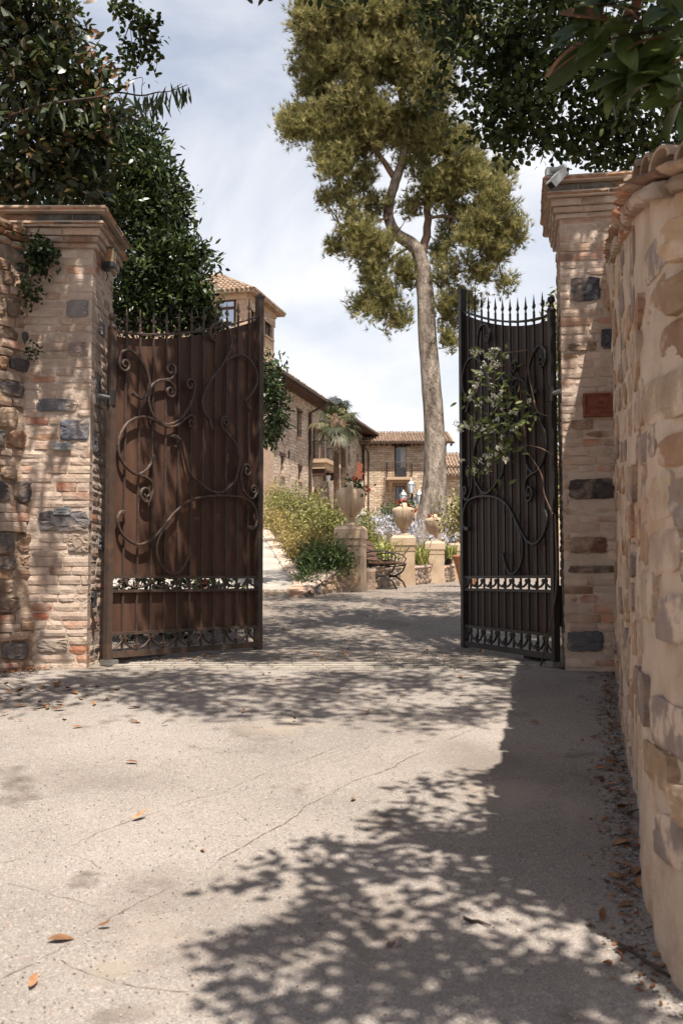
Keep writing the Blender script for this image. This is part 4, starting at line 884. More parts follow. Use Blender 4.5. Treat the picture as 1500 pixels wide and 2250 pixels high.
for (x, y, l, a, t) in ((1046, 2026, 0.09, -0.5, 'short dark twig in the foliage shadow at lower right'), (1400, 2105, 0.35, 2.0, 'long dark stick lying beside the curved wall')):
    p = gpx(x, y, 0.018); o = MB().tube([p + Vector((math.cos(a), math.sin(a), 0)) * l * q + Vector((0, 0, gz(p.y + math.sin(a) * l * q) - gz(p.y))) + Vector((0, 0.012 * math.sin(9 * q), 0)) for q in (-0.5, -0.2, 0.1, 0.5)], [0.004, 0.006, 0.005, 0.003], 6).build('twig', M['darkbark']); props(o, t, 'twig')
def pebbles(name, n, area, size, label, mat='pebble', xf=None):
    P = []; 
    while len(P) < n:
        x, y = area(); P.append((x, y, gz(y) + (0.012 if y < 7.8 else 0.0)))
    P = np.array(P); m = len(P); s_ = size * NR.uniform(0.4, 1.3, m)[:, None, None] if True else 0
    base = np.array([(1, 0, 0), (0, 1, 0), (-1, 0, 0), (0, -1, 0), (0, 0, 0.7)])[None] * NR.uniform(0.6, 1.3, (m, 5, 3)) * s_
    V = (P[:, None] + base).reshape(-1, 3); T = (np.array([(0, 1, 4), (1, 2, 4), (2, 3, 4), (3, 0, 4)])[None] + (np.arange(m) * 5)[:, None, None]).reshape(-1, 3)
    o = link(name, np_mesh(name, V, T, M[mat], np.repeat(NR.random(m), 5))); return props(o, label, 'gravel', None, 'stuff')
def a_in():
    Y = 8.4 + 12 * R.random() ** 1.6; return rnd(-0.32, 0.32) * Y, Y
def a_out():
    Y = 2.6 + 5.2 * R.random(); return rnd(-0.36, 0.33) * Y, Y
def a_wall():
    s = rnd(0.6, RLEN - 1.5); p, tg, n = rwp(s); q = p + n * (0.03 + abs(R.gauss(0, 0.07))); return q.x, q.y
pebbles('gravel', 7000, a_in, 0.009, 'loose grey gravel covering the drive inside the gate')
pebbles('grit', 7000, a_out, 0.0042, 'fine loose grit scattered over the concrete road')
pebbles('grit', 1500, a_wall, 0.007, 'pale grit gathered along the foot of the curved wall')
lc = np.array([[x, y, gz(y) + 0.015] for x, y in [a_in() for _ in range(900)]]); dd = unit(NR.normal(size=(900, 3)) * np.array([1, 1, 0.15])); nn = unit(NR.normal(size=(900, 3)) * 0.3 + np.array([0, 0, 1]))
V, T, k = leaves(lc, dd, nn, NR.uniform(0.025, 0.06, 900), NR.uniform(0.012, 0.024, 900)); props(link('leaf_litter', np_mesh('leaf_litter', V, T, M['litter'], np.repeat(NR.random(900), k))), 'fallen leaf litter strewn over the gravel inside the gate', 'leaf litter', None, 'stuff')

# path borders
for i in range(34):
    Y = 13.5 + 0.27 * i; put(R.choice(BRICKS), 'brick', path, (pathR(Y) - 0.11, Y, ramp(Y) + 0.03), (1, 0, 0), (0, 0, 1), (0.2, 0.08, 0.24), shade(R.choice(PALE + BRWN[:1]), rnd(0.9, 1.1))).matrix_basis = Matrix.Translation((pathR(Y) - 0.11, Y, ramp(Y) + 0.035)) @ Matrix.Rotation(0.139, 4, 'Z') @ Matrix.Rotation(-math.pi / 2 + 0.14, 4, 'X') @ Matrix.Diagonal((0.21, 0.07, 0.255, 1))
for i in range(16):
    X = -0.62 - 0.26 * i; o = put(R.choice(BRICKS), 'brick', path, (X, 13.34, 0.505), (1, 0, 0), (0, -1, 0), (0.25, 0.14, 0.07), shade(R.choice(PALE), rnd(0.9, 1.1)))

# ------------------------------------------------------------------ low retaining wall, pedestals, urns
lowc = [Vector((-0.50, 13.25, 0)), Vector((0.02, 14.2, 0)), Vector((0.20, 14.5, 0))]
def low_wall(A, B, z0a, z0b, ha, hb, label, cop=True):
    A, B = Vector(A), Vector(B); d = (B - A); L_ = d.length; u = d.normalized(); n = Vector((u.y, -u.x, 0)); e = empty('low_wall', A, 0, label, 'wall')
    V = []; Fs = []; k = 14
    for i in range(k + 1):
        t = i / k; p = u * L_ * t; zb3 = z0a + (z0b - z0a) * t - 0.1 - A.z; zt3 = z0a + (z0b - z0a) * t + ha + (hb - ha) * t - A.z
        V += [tuple(p + Vector((0, 0, zb3))), tuple(p + Vector((0, 0, zt3))), tuple(p - n * 0.3 + Vector((0, 0, zt3))), tuple(p - n * 0.3 + Vector((0, 0, zb3)))]
        if i: b = 4 * i; Fs += [(b - 4, b, b + 1, b - 3), (b - 3, b + 1, b + 2, b - 2), (b - 2, b + 2, b + 3, b - 1)]
    Fs += [(0, 1, 2, 3), (4 * k + 3, 4 * k + 2, 4 * k + 1, 4 * k)]
    MB().add(V, Fs).build('mortar_core', M['rubblemortar'], e)
    s = 0.03
    while s < L_ - 0.05:
        l = rnd(0.1, 0.2); t = (s + l / 2) / L_; H_ = ha + (hb - ha) * t; z = 0
        while z < H_ - 0.04:
            h = min(rnd(0.07, 0.14), H_ - z); 
            if h > 0.035: put(R.choice(RUBBLE), 'stone', e, u * (s + l / 2) + n * rnd(0.0, 0.02) + Vector((0, 0, z0a + (z0b - z0a) * t + z + h / 2 - A.z)), u, n, (l * 0.94, 0.1, h * 0.94), shade(R.choice(LWC[:2] + LWC[4:5] + LWC[7:8] + LWC[2:3]), rnd(0.9, 1.2)), rnd(-0.1, 0.1))
            z += h
        s += l
    if cop:
        s = 0.0
        while s < L_ - 0.03:
            l = min(rnd(0.22, 0.3), L_ - s); t = (s + l / 2) / L_; zz = z0a + (z0b - z0a) * t + ha + (hb - ha) * t; put(R.choice(BRICKS), 'coping_brick', e, u * (s + l / 2) + n * 0.03 + Vector((0, 0, zz + 0.03 - A.z)), u, n, (l - 0.006, 0.34, 0.055), shade(R.choice(PALE[:5] + REDS[2:3]), rnd(0.9, 1.1)), -math.atan((z0b + hb - z0a - ha) / L_)); s += l
    return e
low_wall((-0.50, 13.25, gz(13.25)), (0.10, 14.42, gz(14.42)), gz(13.25), gz(14.42), 0.03, 0.30, 'low stone retaining wall with a rising brick coping beside the nearest pedestal')
low_wall((0.50, 15.2, gz(15.2)), (1.0, 17.6, gz(17.6)), gz(15.2), gz(17.6), 0.26, 0.26, 'low stone wall behind the bench between the two nearest urns')
low_wall((1.28, 18.4, gz(18.4)), (1.86, 21.4, gz(21.4)), gz(18.4), gz(21.4), 0.28, 0.30, 'low stone wall between the second and third pedestal')
low_wall((2.16, 22.2, gz(22.2)), (2.66, 24.2, gz(24.2)), gz(22.2), gz(24.2), 0.28, 0.32, 'low stone wall between the third and fourth pedestal')
def pedestal(X, Y, rz, label, k=1.0, h=0.90):
    z0 = gz(Y); e = empty('pedestal', (X, Y, z0), rz, label, 'pedestal', 'pedestals of the urns along the drive'); w = 0.20 * k
    MB().box2((-w - 0.012, -w - 0.012, -0.08), (w + 0.012, w + 0.012, h * 0.13)).build('plinth', M['pedestal'], e)
    MB().box2((-w, -w, h * 0.13), (w, w, h * 0.80)).build('shaft', M['pedestal'], e)
    mb = MB().box2((-w - 0.008, -w - 0.008, h * 0.69), (w + 0.008, w + 0.008, h * 0.705))
    for q in range(13):
        x = -w + 0.02 + q * (2 * w - 0.04) / 12; mb.box2((x - 0.005, -w - 0.008, h * 0.71), (x + 0.005, -w, h * 0.785))
    mb.build('fluted_band', M['pedestal'], e)
    p = w + 0.016; q = w - 0.03
    MB().add([(-p, -p, h * 0.80), (p, -p, h * 0.80), (p, p, h * 0.80), (-p, p, h * 0.80), (-p, -p, h * 0.945), (p, -p, h * 0.945), (p, p, h * 0.945), (-p, p, h * 0.945), (-q, -q, h), (q, -q, h), (q, q, h), (-q, q, h)],
             [(3, 2, 1, 0), (0, 1, 5, 4), (1, 2, 6, 5), (2, 3, 7, 6), (3, 0, 4, 7), (4, 5, 9, 8), (5, 6, 10, 9), (6, 7, 11, 10), (7, 4, 8, 11), (8, 9, 10, 11)]).build('cap', M['pedestal'], e)
    return z0 + h
URN = [(0.098, 0), (0.098, 0.02), (0.086, 0.03), (0.062, 0.045), (0.054, 0.07), (0.056, 0.088), (0.066, 0.094), (0.066, 0.108), (0.058, 0.114), (0.08, 0.135), (0.125, 0.19), (0.162, 0.26), (0.188, 0.34), (0.2, 0.42), (0.2, 0.455), (0.19, 0.48), (0.168, 0.497), (0.135, 0.505), (0.125, 0.515), (0.118, 0.515), (0.112, 0.49)]
def urn(X, Y, z, rz, label, k, flowers, seed, stems=1.0):
    e = empty('urn', (X, Y, z), rz, label, 'urn', 'terracotta urns on pedestals'); e.scale = (k, k, k)
    MB().lathe(URN, 40, lobes=10, amp=0.012).build('body', M['terracotta'], e, True)
    MB().lathe([(0.112, 0.488), (0.001, 0.495)], 20).build('soil', M['soil'], e)
    for s_ in (-1, 1):
        mb = MB(); P = []
        for (r, zz) in ((0.075, 0.13), (0.128, 0.185), (0.168, 0.255), (0.196, 0.335), (0.212, 0.42), (0.205, 0.475), (0.18, 0.535), (0.155, 0.565), (0.132, 0.552), (0.122, 0.51)): P.append((0, s_ * r, zz))
        for dx in (-0.024, 0, 0.024): mb.tube([(p[0] + dx, p[1], p[2]) for p in P], [0.010, 0.012, 0.014, 0.015, 0.016, 0.017, 0.018, 0.018, 0.016, 0.014], 6)
        mb.build('handle', M['terracotta'], e, True)
    f = empty('geranium', (X, Y, z + 0.49 * k), 0, label.replace('urn', 'geranium growing in the urn', 1) if False else flowers[0], 'flower')
    foliage('leaves', [(0, 0, 0.05, 0.12 * stems, 0.12, 0.09 * stems, 1), (0.09 * stems, -0.03, 0.03, 0.1, 0.1, 0.08, 1)], flowers[1], 0.05, 0.05, M['darkshrub'], f, six=True)['kind'] = 'stuff'
    r = random.Random(seed)
    for (dx, dz) in flowers[2]:
        s = MB(); s.tube([(dx * 0.2, -0.02, 0.0), (dx * 0.7, -0.06, dz * 0.7), (dx, -0.08, dz)], 0.004, 5); st_ = s.build('stem', M['darkshrub'], f)
        lc = NR.normal(size=(22, 3)) * 0.018 + np.array([dx, -0.08, dz]); V, T, k_ = leaves(lc, unit(NR.normal(size=(22, 3))), unit(NR.normal(size=(22, 3))), np.full(22, 0.034), np.full(22, 0.03)); link('blossom', np_mesh('blossom', V, T, M['red'], np.repeat(NR.random(22), k_)), f)
P1 = at(771, 1297, 14.6); z1 = pedestal(P1.x, 14.68, math.radians(-14), 'nearest sandstone pedestal in shade beside the bench', 0.92, 0.93)
urn(P1.x, 14.68, z1, math.radians(-3), 'nearest and largest urn, standing in shade before the palms', 1.06, ('dark green geranium in the nearest urn', 210, [(0.24, 0.02), (0.05, 0.15)]), 1, 1.25)
P2 = at(887, 1288, 18.0); z2 = pedestal(P2.x, 18.1, math.radians(-4), 'sunlit sandstone pedestal right of the bench', 1.0, 0.88)
urn(P2.x, 18.1, z2, 0.08, 'sunlit urn on the second pedestal right of the bench', 0.99, ('red geranium in the sunlit urn right of the bench', 110, [(-0.10, 0.10), (0.0, 0.13), (0.12, 0.03), (0.20, -0.05), (0.04, 0.12)]), 2)
P3 = at(955, 1284, 21.8); z3 = pedestal(P3.x, 21.9, 0.0, 'sandstone pedestal in front of the pine trunk', 0.98, 0.89)
urn(P3.x, 21.9, z3, 0.05, 'urn on the pedestal in front of the pine trunk', 0.99, ('red geranium in the urn before the pine trunk', 80, [(-0.11, 0.05), (0.0, 0.08), (0.10, 0.07)]), 3)
P4 = at(1008, 1281, 24.4); z4 = pedestal(P4.x, 24.5, 0.05, 'farthest sandstone pedestal partly hidden by the right gate', 1.05, 0.90)
urn(P4.x, 24.5, z4, 0.0, 'farthest urn beside the citrus tree', 0.95, ('sparse geranium in the farthest urn', 60, [(0.05, 0.06)]), 4)
# big clay pot by the gate edge with a citrus tree
pp = Vector((1.98, 17.0, gz(17.0))); pp = at(1026, 1272, 17.0); pp.z = gz(17.0)
e = empty('plant_pot', pp, 0, 'large tapered clay pot at the edge of the right gate', 'pot')
MB().lathe([(0.11, 0), (0.13, 0.05), (0.2, 0.35), (0.235, 0.47), (0.25, 0.47), (0.25, 0.52), (0.22, 0.52), (0.21, 0.46)], 24).build('body', M['pot'], e, True)
MB().lathe([(0.212, 0.46), (0.001, 0.47)], 16).build('soil', M['soil'], e)
c_ = Vector((pp.x, pp.y, pp.z + 0.46))
plant('citrus_tree', 'leafy citrus tree in the clay pot at the right gate', 'tree', [cl(1012, 1125, 17.0, 46, 52, 0.32), cl(990, 1150, 17.0, 24, 26, 0.2), cl(1035, 1110, 17, 40, 40, 0.3)], 1100, 0.085, 0.036, 'shrub', part='crown', stem=[([c_, c_ + Vector((-0.01, 0, 0.3)), c_ + Vector((-0.05, 0, 0.75))], 0.022, 0.012), ([c_ + Vector((-0.01, 0, 0.35)), c_ + Vector((-0.2, 0, 0.6))], 0.012, 0.006)], base=c_, droop=0.5)

# ------------------------------------------------------------------ bench
bd = Vector((0.185, 0.98, 0)).normalized(); bz_ = math.atan2(bd.y, bd.x); bo = Vector((0.36, 15.2, gz(15.3)))
e = empty('park_bench', bo, bz_, 'wooden slatted bench with curled iron armrests by the nearest pedestal', 'bench'); e.scale = (0.9, 0.9, 0.9)
# local x = along the bench, local -y = the way it faces (to the right)
for x in (0.06, 1.34):
    mb = MB()
    mb.tube([(x, -0.50, 0.0), (x, -0.44, 0.13), (x, -0.32, 0.22), (x, -0.2, 0.22), (x, -0.08, 0.13), (x, -0.02, 0.0)], 0.016, 7)
    mb.tube([(x, -0.48, 0.40), (x, -0.43, 0.30), (x, -0.32, 0.235), (x, -0.2, 0.235), (x, -0.1, 0.30), (x, -0.04, 0.42)], 0.015, 7)
    mb.build('iron_leg', M['darkiron'], e, True)
    mb = MB(); mb.tube([(x, -0.50, 0.42), (x, -0.25, 0.39), (x, -0.04, 0.42)], 0.014, 7); mb.tube([(x, -0.04, 0.42), (x, 0.06, 0.62), (x, 0.12, 0.82)], 0.014, 7); mb.build('side_frame', M['darkiron'], e, True)
    mb = MB(); mb.tube([(x, 0.05, 0.60), (x, -0.1, 0.63), (x, -0.3, 0.64), (x, -0.44, 0.60), (x, -0.50, 0.53), (x, -0.46, 0.46), (x, -0.38, 0.46), (x, -0.36, 0.52), (x, -0.41, 0.55)], 0.013, 7)
    mb.tube([(x, 0.02, 0.54), (x, -0.15, 0.55), (x, -0.26, 0.50), (x, -0.28, 0.44)], 0.010, 6); mb.build('armrest', M['darkiron'], e, True)
for k in range(5): MB().box2((0, -0.50 + k * 0.095, 0.43), (1.40, -0.42 + k * 0.095, 0.46)).build('seat_slat', M['wood'], e)
for k in range(4): MB().box((0.70, 0.015 + k * 0.033, 0.53 + k * 0.088), (1.40, 0.028, 0.076), M=Matrix.Rotation(-0.33, 3, 'X')).build('back_slat', M['wood'], e)

# ------------------------------------------------------------------ shrubs and flowers of the bed
def shrub(label, clumps, n, ln, wd, mat, base, **kw):
    st = [([base, (base + Vector(c[:3])) / 2 + Vector((0.05, 0, 0)), Vector(c[:3])], 0.022, 0.006) for c in clumps]
    return plant('shrub', label, 'shrub', clumps, n, ln, wd, mat, stem=st, base=base, group='shrubs in the raised bed', **kw)
def bb(x, Y): X = (x - 750) / F * Y; a = min(1, max(0, (X - pathR(Y)) / max(0.1, lineX(Y) - pathR(Y)))); return Vector((X, Y, bedz(Y, a)))
shrub('tall pale green shrub at the top of the bed beside the path', [cl(650, 1105, 21.5, 48, 34, 0.6), cl(610, 1120, 22, 34, 36, 0.5), cl(692, 1112, 21.5, 34, 28, 0.5)], 3600, 0.085, 0.026, 'shrub', bb(650, 21.5), out=0.8)
shrub('loose rust tinged shrub along the path edge', [cl(625, 1158, 18.3, 30, 32, 0.4), cl(650, 1185, 17, 34, 34, 0.4), cl(600, 1140, 19.5, 22, 26, 0.3)], 2600, 0.075, 0.02, 'goldshrub', bb(640, 17.6), out=0.8)
shrub('bright yellow green shrub behind the nearest urn', [cl(706, 1146, 17, 50, 38, 0.6), cl(742, 1150, 17, 34, 34, 0.5), cl(670, 1160, 17, 30, 34, 0.4)], 3600, 0.08, 0.026, 'shrub', bb(710, 17))
shrub('gold green shrub in the middle of the bed edge', [cl(660, 1205, 15.5, 30, 32, 0.35), cl(690, 1195, 15.6, 34, 36, 0.35)], 2000, 0.07, 0.022, 'goldshrub', bb(668, 15.5))
shrub('dark shaded shrub in front of the nearest pedestal', [cl(706, 1232, 14.3, 46, 40, 0.35), cl(742, 1228, 14.2, 28, 36, 0.25), cl(680, 1240, 14.2, 26, 30, 0.25)], 3800, 0.07, 0.022, 'darkshrub', bb(706, 14.3))
shrub('green shrub showing to the right of the nearest urn', [cl(806, 1165, 16.8, 20, 42, 0.35), cl(790, 1190, 16.4, 18, 40, 0.3)], 1500, 0.07, 0.026, 'shrub', bb(798, 16.8))
shrub('small low plant at the tip of the bed', [cl(678, 1278, 13.75, 16, 14, 0.12)], 260, 0.09, 0.02, 'darkshrub', bb(674, 13.8), up=0.7)
shrub('tall feathery shrub against the long building', [cl(605, 1085, 26, 24, 28, 0.5)], 900, 0.09, 0.02, 'goldshrub', bb(610, 26))
shrub('dark rounded shrub behind the sunlit urn', [cl(850, 1125, 24, 22, 20, 0.5), cl(872, 1132, 24, 16, 18, 0.4)], 1100, 0.08, 0.02, 'darkshrub', bb(855, 24))
def agapanthus(x, Y, label, nst, hgt, seed):
    b = bb(x, Y); e = empty('agapanthus', b, 0, label, 'flower', 'agapanthus clumps behind the low wall'); r = random.Random(seed)
    n = 90; a = NR.uniform(0, 6.28, n); tl = NR.uniform(0.2, 0.9, n); d0 = np.stack([np.cos(a) * tl, np.sin(a) * tl, np.ones(n)], 1); d0 = unit(d0); L_ = NR.uniform(0.3, 0.55, n)[:, None]
    sd = unit(np.cross(d0, np.array([0, 0, 1.0]))) * 0.011; o0 = NR.normal(size=(n, 3)) * np.array([0.1, 0.1, 0.0])
    m1 = o0 + d0 * L_ * 0.6; tp = o0 + d0 * L_ + np.stack([np.cos(a), np.sin(a), -np.ones(n) * 0.9], 1) * L_ * 0.3
    V = np.stack([o0 - sd, o0 + sd, m1 + sd, m1 - sd, tp], 1).reshape(-1, 3); T = (np.array([(0, 1, 2), (0, 2, 3), (3, 2, 4)])[None] + (np.arange(n) * 5)[:, None, None]).reshape(-1, 3)
    o = link('strap_leaves', np_mesh('strap_leaves', V, T, M['strap'], np.repeat(NR.random(n), 5)), e); o['kind'] = 'stuff'
    for k in range(nst):
        dx, dy = r.uniform(-0.3, 0.3), r.uniform(-0.2, 0.2); h = hgt * r.uniform(0.7, 1.15)
        MB().tube([(dx * 0.4, dy * 0.4, 0), (dx * 0.8, dy * 0.8, h * 0.6), (dx, dy, h)], 0.006, 5).build('stalk', M['strap'], e)
        q = 34; d = unit(NR.normal(size=(q, 3)) + np.array([0, 0, 0.25])); V, T, kk = leaves(np.array([[dx, dy, h]]) + d * NR.uniform(0.015, 0.045, q)[:, None], d, unit(NR.normal(size=(q, 3))), np.full(q, 0.045), np.full(q, 0.022)); link('flower_head', np_mesh('flower_head', V, T, M['lilac'], np.repeat(NR.random(q), kk)), e)
for (x, Y, t, nst, h, sd) in ((822, 17.0, 'lilac agapanthus clump just right of the nearest urn', 9, 0.62, 1), (842, 17.8, 'dense lilac agapanthus left of the sunlit urn', 11, 0.62, 2), (815, 18.6, 'pale agapanthus behind the green shrub by the nearest urn', 8, 0.8, 3), (922, 20.2, 'agapanthus between the sunlit urn and the pine trunk urn', 8, 0.5, 4),
                              (938, 22.2, 'agapanthus at the foot of the pine trunk', 8, 0.6, 5), (985, 23.4, 'agapanthus between the pine trunk urn and the farthest urn', 8, 0.5, 6), (862, 19.5, 'agapanthus directly behind the sunlit pedestal', 8, 0.7, 7)): agapanthus(x, Y, t, int(nst * 0.5), h, sd)
bq = bb(830, 20.5); plant('lavender', 'grey lavender drift behind the agapanthus', 'lavender', [cl(826, 1165, 20.5, 34, 30, 0.5), cl(905, 1170, 22.5, 40, 24, 0.5), cl(965, 1180, 24, 30, 22, 0.4)], 1500, 0.12, 0.008, 'lilac', up=1.2, base=bq, out=0.3, stem=[([bq, bq + Vector((0, 0, 0.3))], 0.008, 0.004)])
p0 = Vector((-1.15, 10.6, gz(10.6)))
plant('shrub', 'leafy plant seen through the open band of the left gate', 'shrub', [(-2.0, 10.2, 0.55, 0.45, 0.3, 0.5, 1), (-1.6, 10.5, 0.5, 0.35, 0.3, 0.4, 1), (-1.25, 10.9, 0.45, 0.25, 0.3, 0.3, 1)], 1500, 0.1, 0.045, 'laurel', base=p0, stem=[([p0, p0 + Vector((-0.1, 0, 0.4))], 0.02, 0.01)])
rq = NR.normal(size=(40, 3)) * 0.035; V, T, k = leaves(rq, unit(NR.normal(size=(40, 3))), unit(NR.normal(size=(40, 3))), np.full(40, 0.04), np.full(40, 0.035)); pf = at(453, 1287, 10.6); o = link('geranium', np_mesh('geranium', V, T, M['red'], np.repeat(NR.random(40), k)), None, pf); props(o, 'red blossom seen through the open band of the left gate', 'flower')

# ------------------------------------------------------------------ lamp post with lanterns
lp0 = at(905, 1180, 32); lp0.z = bedz(32, 0.5)
e = empty('lamp_post', lp0, 0, 'dark lamp post carrying four pale lanterns behind the sunlit urn', 'lamp post'); zt_ = at(905, 1090, 32).z - lp0.z
MB().lathe([(0.09, 0), (0.09, 0.1), (0.05, 0.16), (0.035, 0.4), (0.03, zt_), (0.045, zt_ + 0.03), (0.02, zt_ + 0.08)], 12).build('post', M['darkiron'], e, True)
for i, (px, py) in enumerate(((886, 1095), (903, 1071), (921, 1094), (906, 1104))):
    q = at(px, py, 32 + (0.35 if i == 3 else 0)); q = q - lp0
    base = q + Vector((0, 0, -0.18))
    MB().tube([(0, 0, zt_ - 0.15 + 0.05 * i), (base.x * 0.5, base.y * 0.5, base.z - 0.18), (base.x, base.y, base.z - 0.1), (base.x, base.y, base.z)], 0.015, 6).build('arm', M['darkiron'], e, True)
    l = MB().lathe([(0.075, 0), (0.125, 0.27)], 6, base).build('lantern', M['lampglass'], e)
    MB().lathe([(0.135, 0.27), (0.13, 0.29), (0.07, 0.37), (0.03, 0.385), (0.03, 0.41), (0.005, 0.45)], 6, base).build('lantern_roof', M['grey'] if i == 3 else M['steel'], l)
    fm = MB()
    for k in range(6): a = math.pi / 3 * k; fm.tube([(base.x + 0.078 * math.cos(a), base.y + 0.078 * math.sin(a), base.z - 0.005), (base.x + 0.128 * math.cos(a), base.y + 0.128 * math.sin(a), base.z + 0.275)], 0.008, 4)
    fm.build('lantern_frame', M['grey'], l)

# ------------------------------------------------------------------ buildings
class Fac:
    def __init__(s, A, d, z0): s.A = Vector((*A, 0)); s.d = Vector((*d, 0)).normalized(); s.z0 = z0
    def px(s, x, y): return unproj(x, y, s.A, s.d)
    def rect(s, xa, ya, xb, yb):
        xm, ym = (xa + xb) / 2, (ya + yb) / 2; a = s.px(xa, ym)[0]; b = s.px(xb, ym)[0]; return (min(a, b), s.px(xm, yb)[1] - s.z0, max(a, b), s.px(xm, ya)[1] - s.z0)
def wall_holes(W, z1, holes, depth=0.22, z0=0.0, x0=0.0):
    xs_ = sorted(set([x0, W] + [h[0] for h in holes] + [h[2] for h in holes])); zs_ = sorted(set([z0, z1] + [h[1] for h in holes] + [h[3] for h in holes])); mb = MB()
    for i in range(len(xs_) - 1):
        for k in range(len(zs_) - 1):
            cx, cz = (xs_[i] + xs_[i + 1]) / 2, (zs_[k] + zs_[k + 1]) / 2
            if any(h[0] < cx < h[2] and h[1] < cz < h[3] for h in holes): continue
            mb.add([(xs_[i], 0, zs_[k]), (xs_[i + 1], 0, zs_[k]), (xs_[i + 1], 0, zs_[k + 1]), (xs_[i], 0, zs_[k + 1])], [(0, 1, 2, 3)])
    for (a, b, c, d) in holes:
        for q in (((a, b), (a, d)), ((a, d), (c, d)), ((c, d), (c, b)), ((c, b), (a, b))):
            (xa, za), (xb, zb4) = q; mb.add([(xa, 0, za), (xb, 0, zb4), (xb, depth, zb4), (xa, depth, za)], [(0, 1, 2, 3)])
    return mb
def roof_tiles(e, org, u, v, W, L_, name='roof_tile', sp=0.21):
    u, v = Vector(u).normalized(), Vector(v).normalized(); n = u.cross(v).normalized(); n = n if n.z > 0 else -n; mb = MB()
    for i in range(int(W / sp)):
        x = (i + 0.5) * sp; k = 0; y = rnd(-0.06, 0.02)
        while y < L_:
            l = 0.42; r0, r1 = 0.085, 0.07; o = Vector(org) + u * (x + rnd(-0.012, 0.012)) + n * (0.03 + rnd(0, 0.012)); b = len(mb.v)
            for (yy, r) in ((y, r0), (min(y + l, L_), r1)):
                for q in range(5): a = math.pi * q / 4; mb.v.append(tuple(o + v * yy + u * r * math.cos(a) + n * (r * math.sin(a) + (0.025 if yy == y else 0))))
            for q in range(4): mb.f.append((b + q, b + q + 1, b + 6 + q, b + 5 + q))
            mb.f.append((b + 4, b + 3, b + 2, b + 1, b)); y += 0.34
    t = mb.build(name, M['tile'], e); t['kind'] = 'stuff'
    MB().add([tuple(Vector(org)), tuple(Vector(org) + u * W), tuple(Vector(org) + u * W + v * L_), tuple(Vector(org) + v * L_)] + [tuple(Vector(org) - n * 0.1), tuple(Vector(org) + u * W - n * 0.1), tuple(Vector(org) + u * W + v * L_ - n * 0.1), tuple(Vector(org) + v * L_ - n * 0.1)],
             [(0, 1, 2, 3), (7, 6, 5, 4), (0, 4, 5, 1), (1, 5, 6, 2), (2, 6, 7, 3), (3, 7, 4, 0)]).build('roof', M['tile'], e)
def window(e, h, y, frame='door', pane='pane', sill=None, mull=True, lintel=None, fw=0.06):
    a, b, c, d = h; w = MB(); f = fw
    for q in (((a, y, b), (a + f, y + 0.05, d)), ((c - f, y, b), (c, y + 0.05, d)), ((a + f, y, d - f), (c - f, y + 0.05, d)), ((a + f, y, b), (c - f, y + 0.05, b + f))): w.box2(*q)
    if mull: w.box2(((a + c) / 2 - f / 2, y, b + f), ((a + c) / 2 + f / 2, y + 0.045, d - f))
    wo = w.build('window', M[frame], e); MB().box2((a + f * 0.5, y + 0.03, b + f * 0.5), (c - f * 0.5, y + 0.042, d - f * 0.5)).build('pane', M[pane], wo)
    if sill: MB().box2((a - 0.1, -0.09, b - 0.09), (c + 0.1, 0.1, b)).build('sill', M[sill], wo)
    if lintel: MB().box2((a - 0.14, -0.04, d), (c + 0.14, 0.12, d + 0.16)).build('lintel', M[lintel], wo)
    return wo
def box_rest(mb, W, D, z1, z0=0):   # the unseen sides and back of a building behind its facade
    mb.add([(0, 0.0, z0), (0, D, z0), (W, D, z0), (W, 0, z0), (0, 0, z1), (0, D, z1), (W, D, z1), (W, 0, z1)], [(0, 1, 5, 4), (1, 2, 6, 5), (2, 3, 7, 6)]); return mb

# back house (faces the camera)
HY = 70.0; hz0 = gz(HY) - 0.3; hA = at(800.5, 1100, HY); hW = at(981, 1100, HY).x - hA.x
hf = Fac((hA.x, HY), (1, 0), hz0); ze = hf.px(860, 972)[1] - hz0
hh_ = [hf.rect(866, 981, 892.5, 1049), hf.rect(868, 1068, 889, 1130)]
e = empty('stone_house', (hA.x, HY, hz0), 0, 'small stone house with tiled roof and iron balcony behind the pine trunk', 'house')
box_rest(wall_holes(hW, ze, hh_), hW, 6, ze).build('wall', M['facade2'], e)
h = hh_[0]; MB().box2((h[0] - 0.2, -0.05, h[3]), (h[2] + 0.3, 0.1, h[3] + 0.22)).build('lintel', M['door'], e)
d = MB().box2((h[0], 0.14, h[1]), (h[2], 0.18, h[3])).build('door', M['pane'], e)
MB().box2((h[0] + 0.42, 0.10, h[1] + 0.7), (h[2] - 0.02, 0.13, h[3] - 0.05)).build('curtain', M['curtain'], d); MB().box2((h[0], 0.06, h[1]), (h[0] + 0.12, 0.14, h[3])).build('shutter', M['door'], d)
bx0, bx1 = hf.px(848, 1049)[0], hf.px(904, 1049)[0]; bz0 = hf.px(870, 1051)[1] - hz0
b = MB().box2((bx0, -0.95, bz0 - 0.18), (bx1, 0, bz0)).build('balcony', M['plaster'], e)
MB().box2((bx0 + 0.1, -0.7, bz0 - 0.34), (bx1 - 0.1, 0, bz0 - 0.18)).build('slab_moulding', M['plaster'], b)
for x in (bx0 + 0.15, bx1 - 0.4): MB().add([(x, 0, bz0 - 1.0), (x + 0.25, 0, bz0 - 1.0), (x + 0.25, 0, bz0 - 0.34), (x, 0, bz0 - 0.34), (x, -0.65, bz0 - 0.34), (x + 0.25, -0.65, bz0 - 0.34), (x, -0.4, bz0 - 0.75), (x + 0.25, -0.4, bz0 - 0.75)], [(0, 1, 7, 6), (6, 7, 5, 4), (4, 5, 2, 3), (0, 6, 4, 3), (1, 2, 5, 7)]).build('corbel', M['plaster'], b)
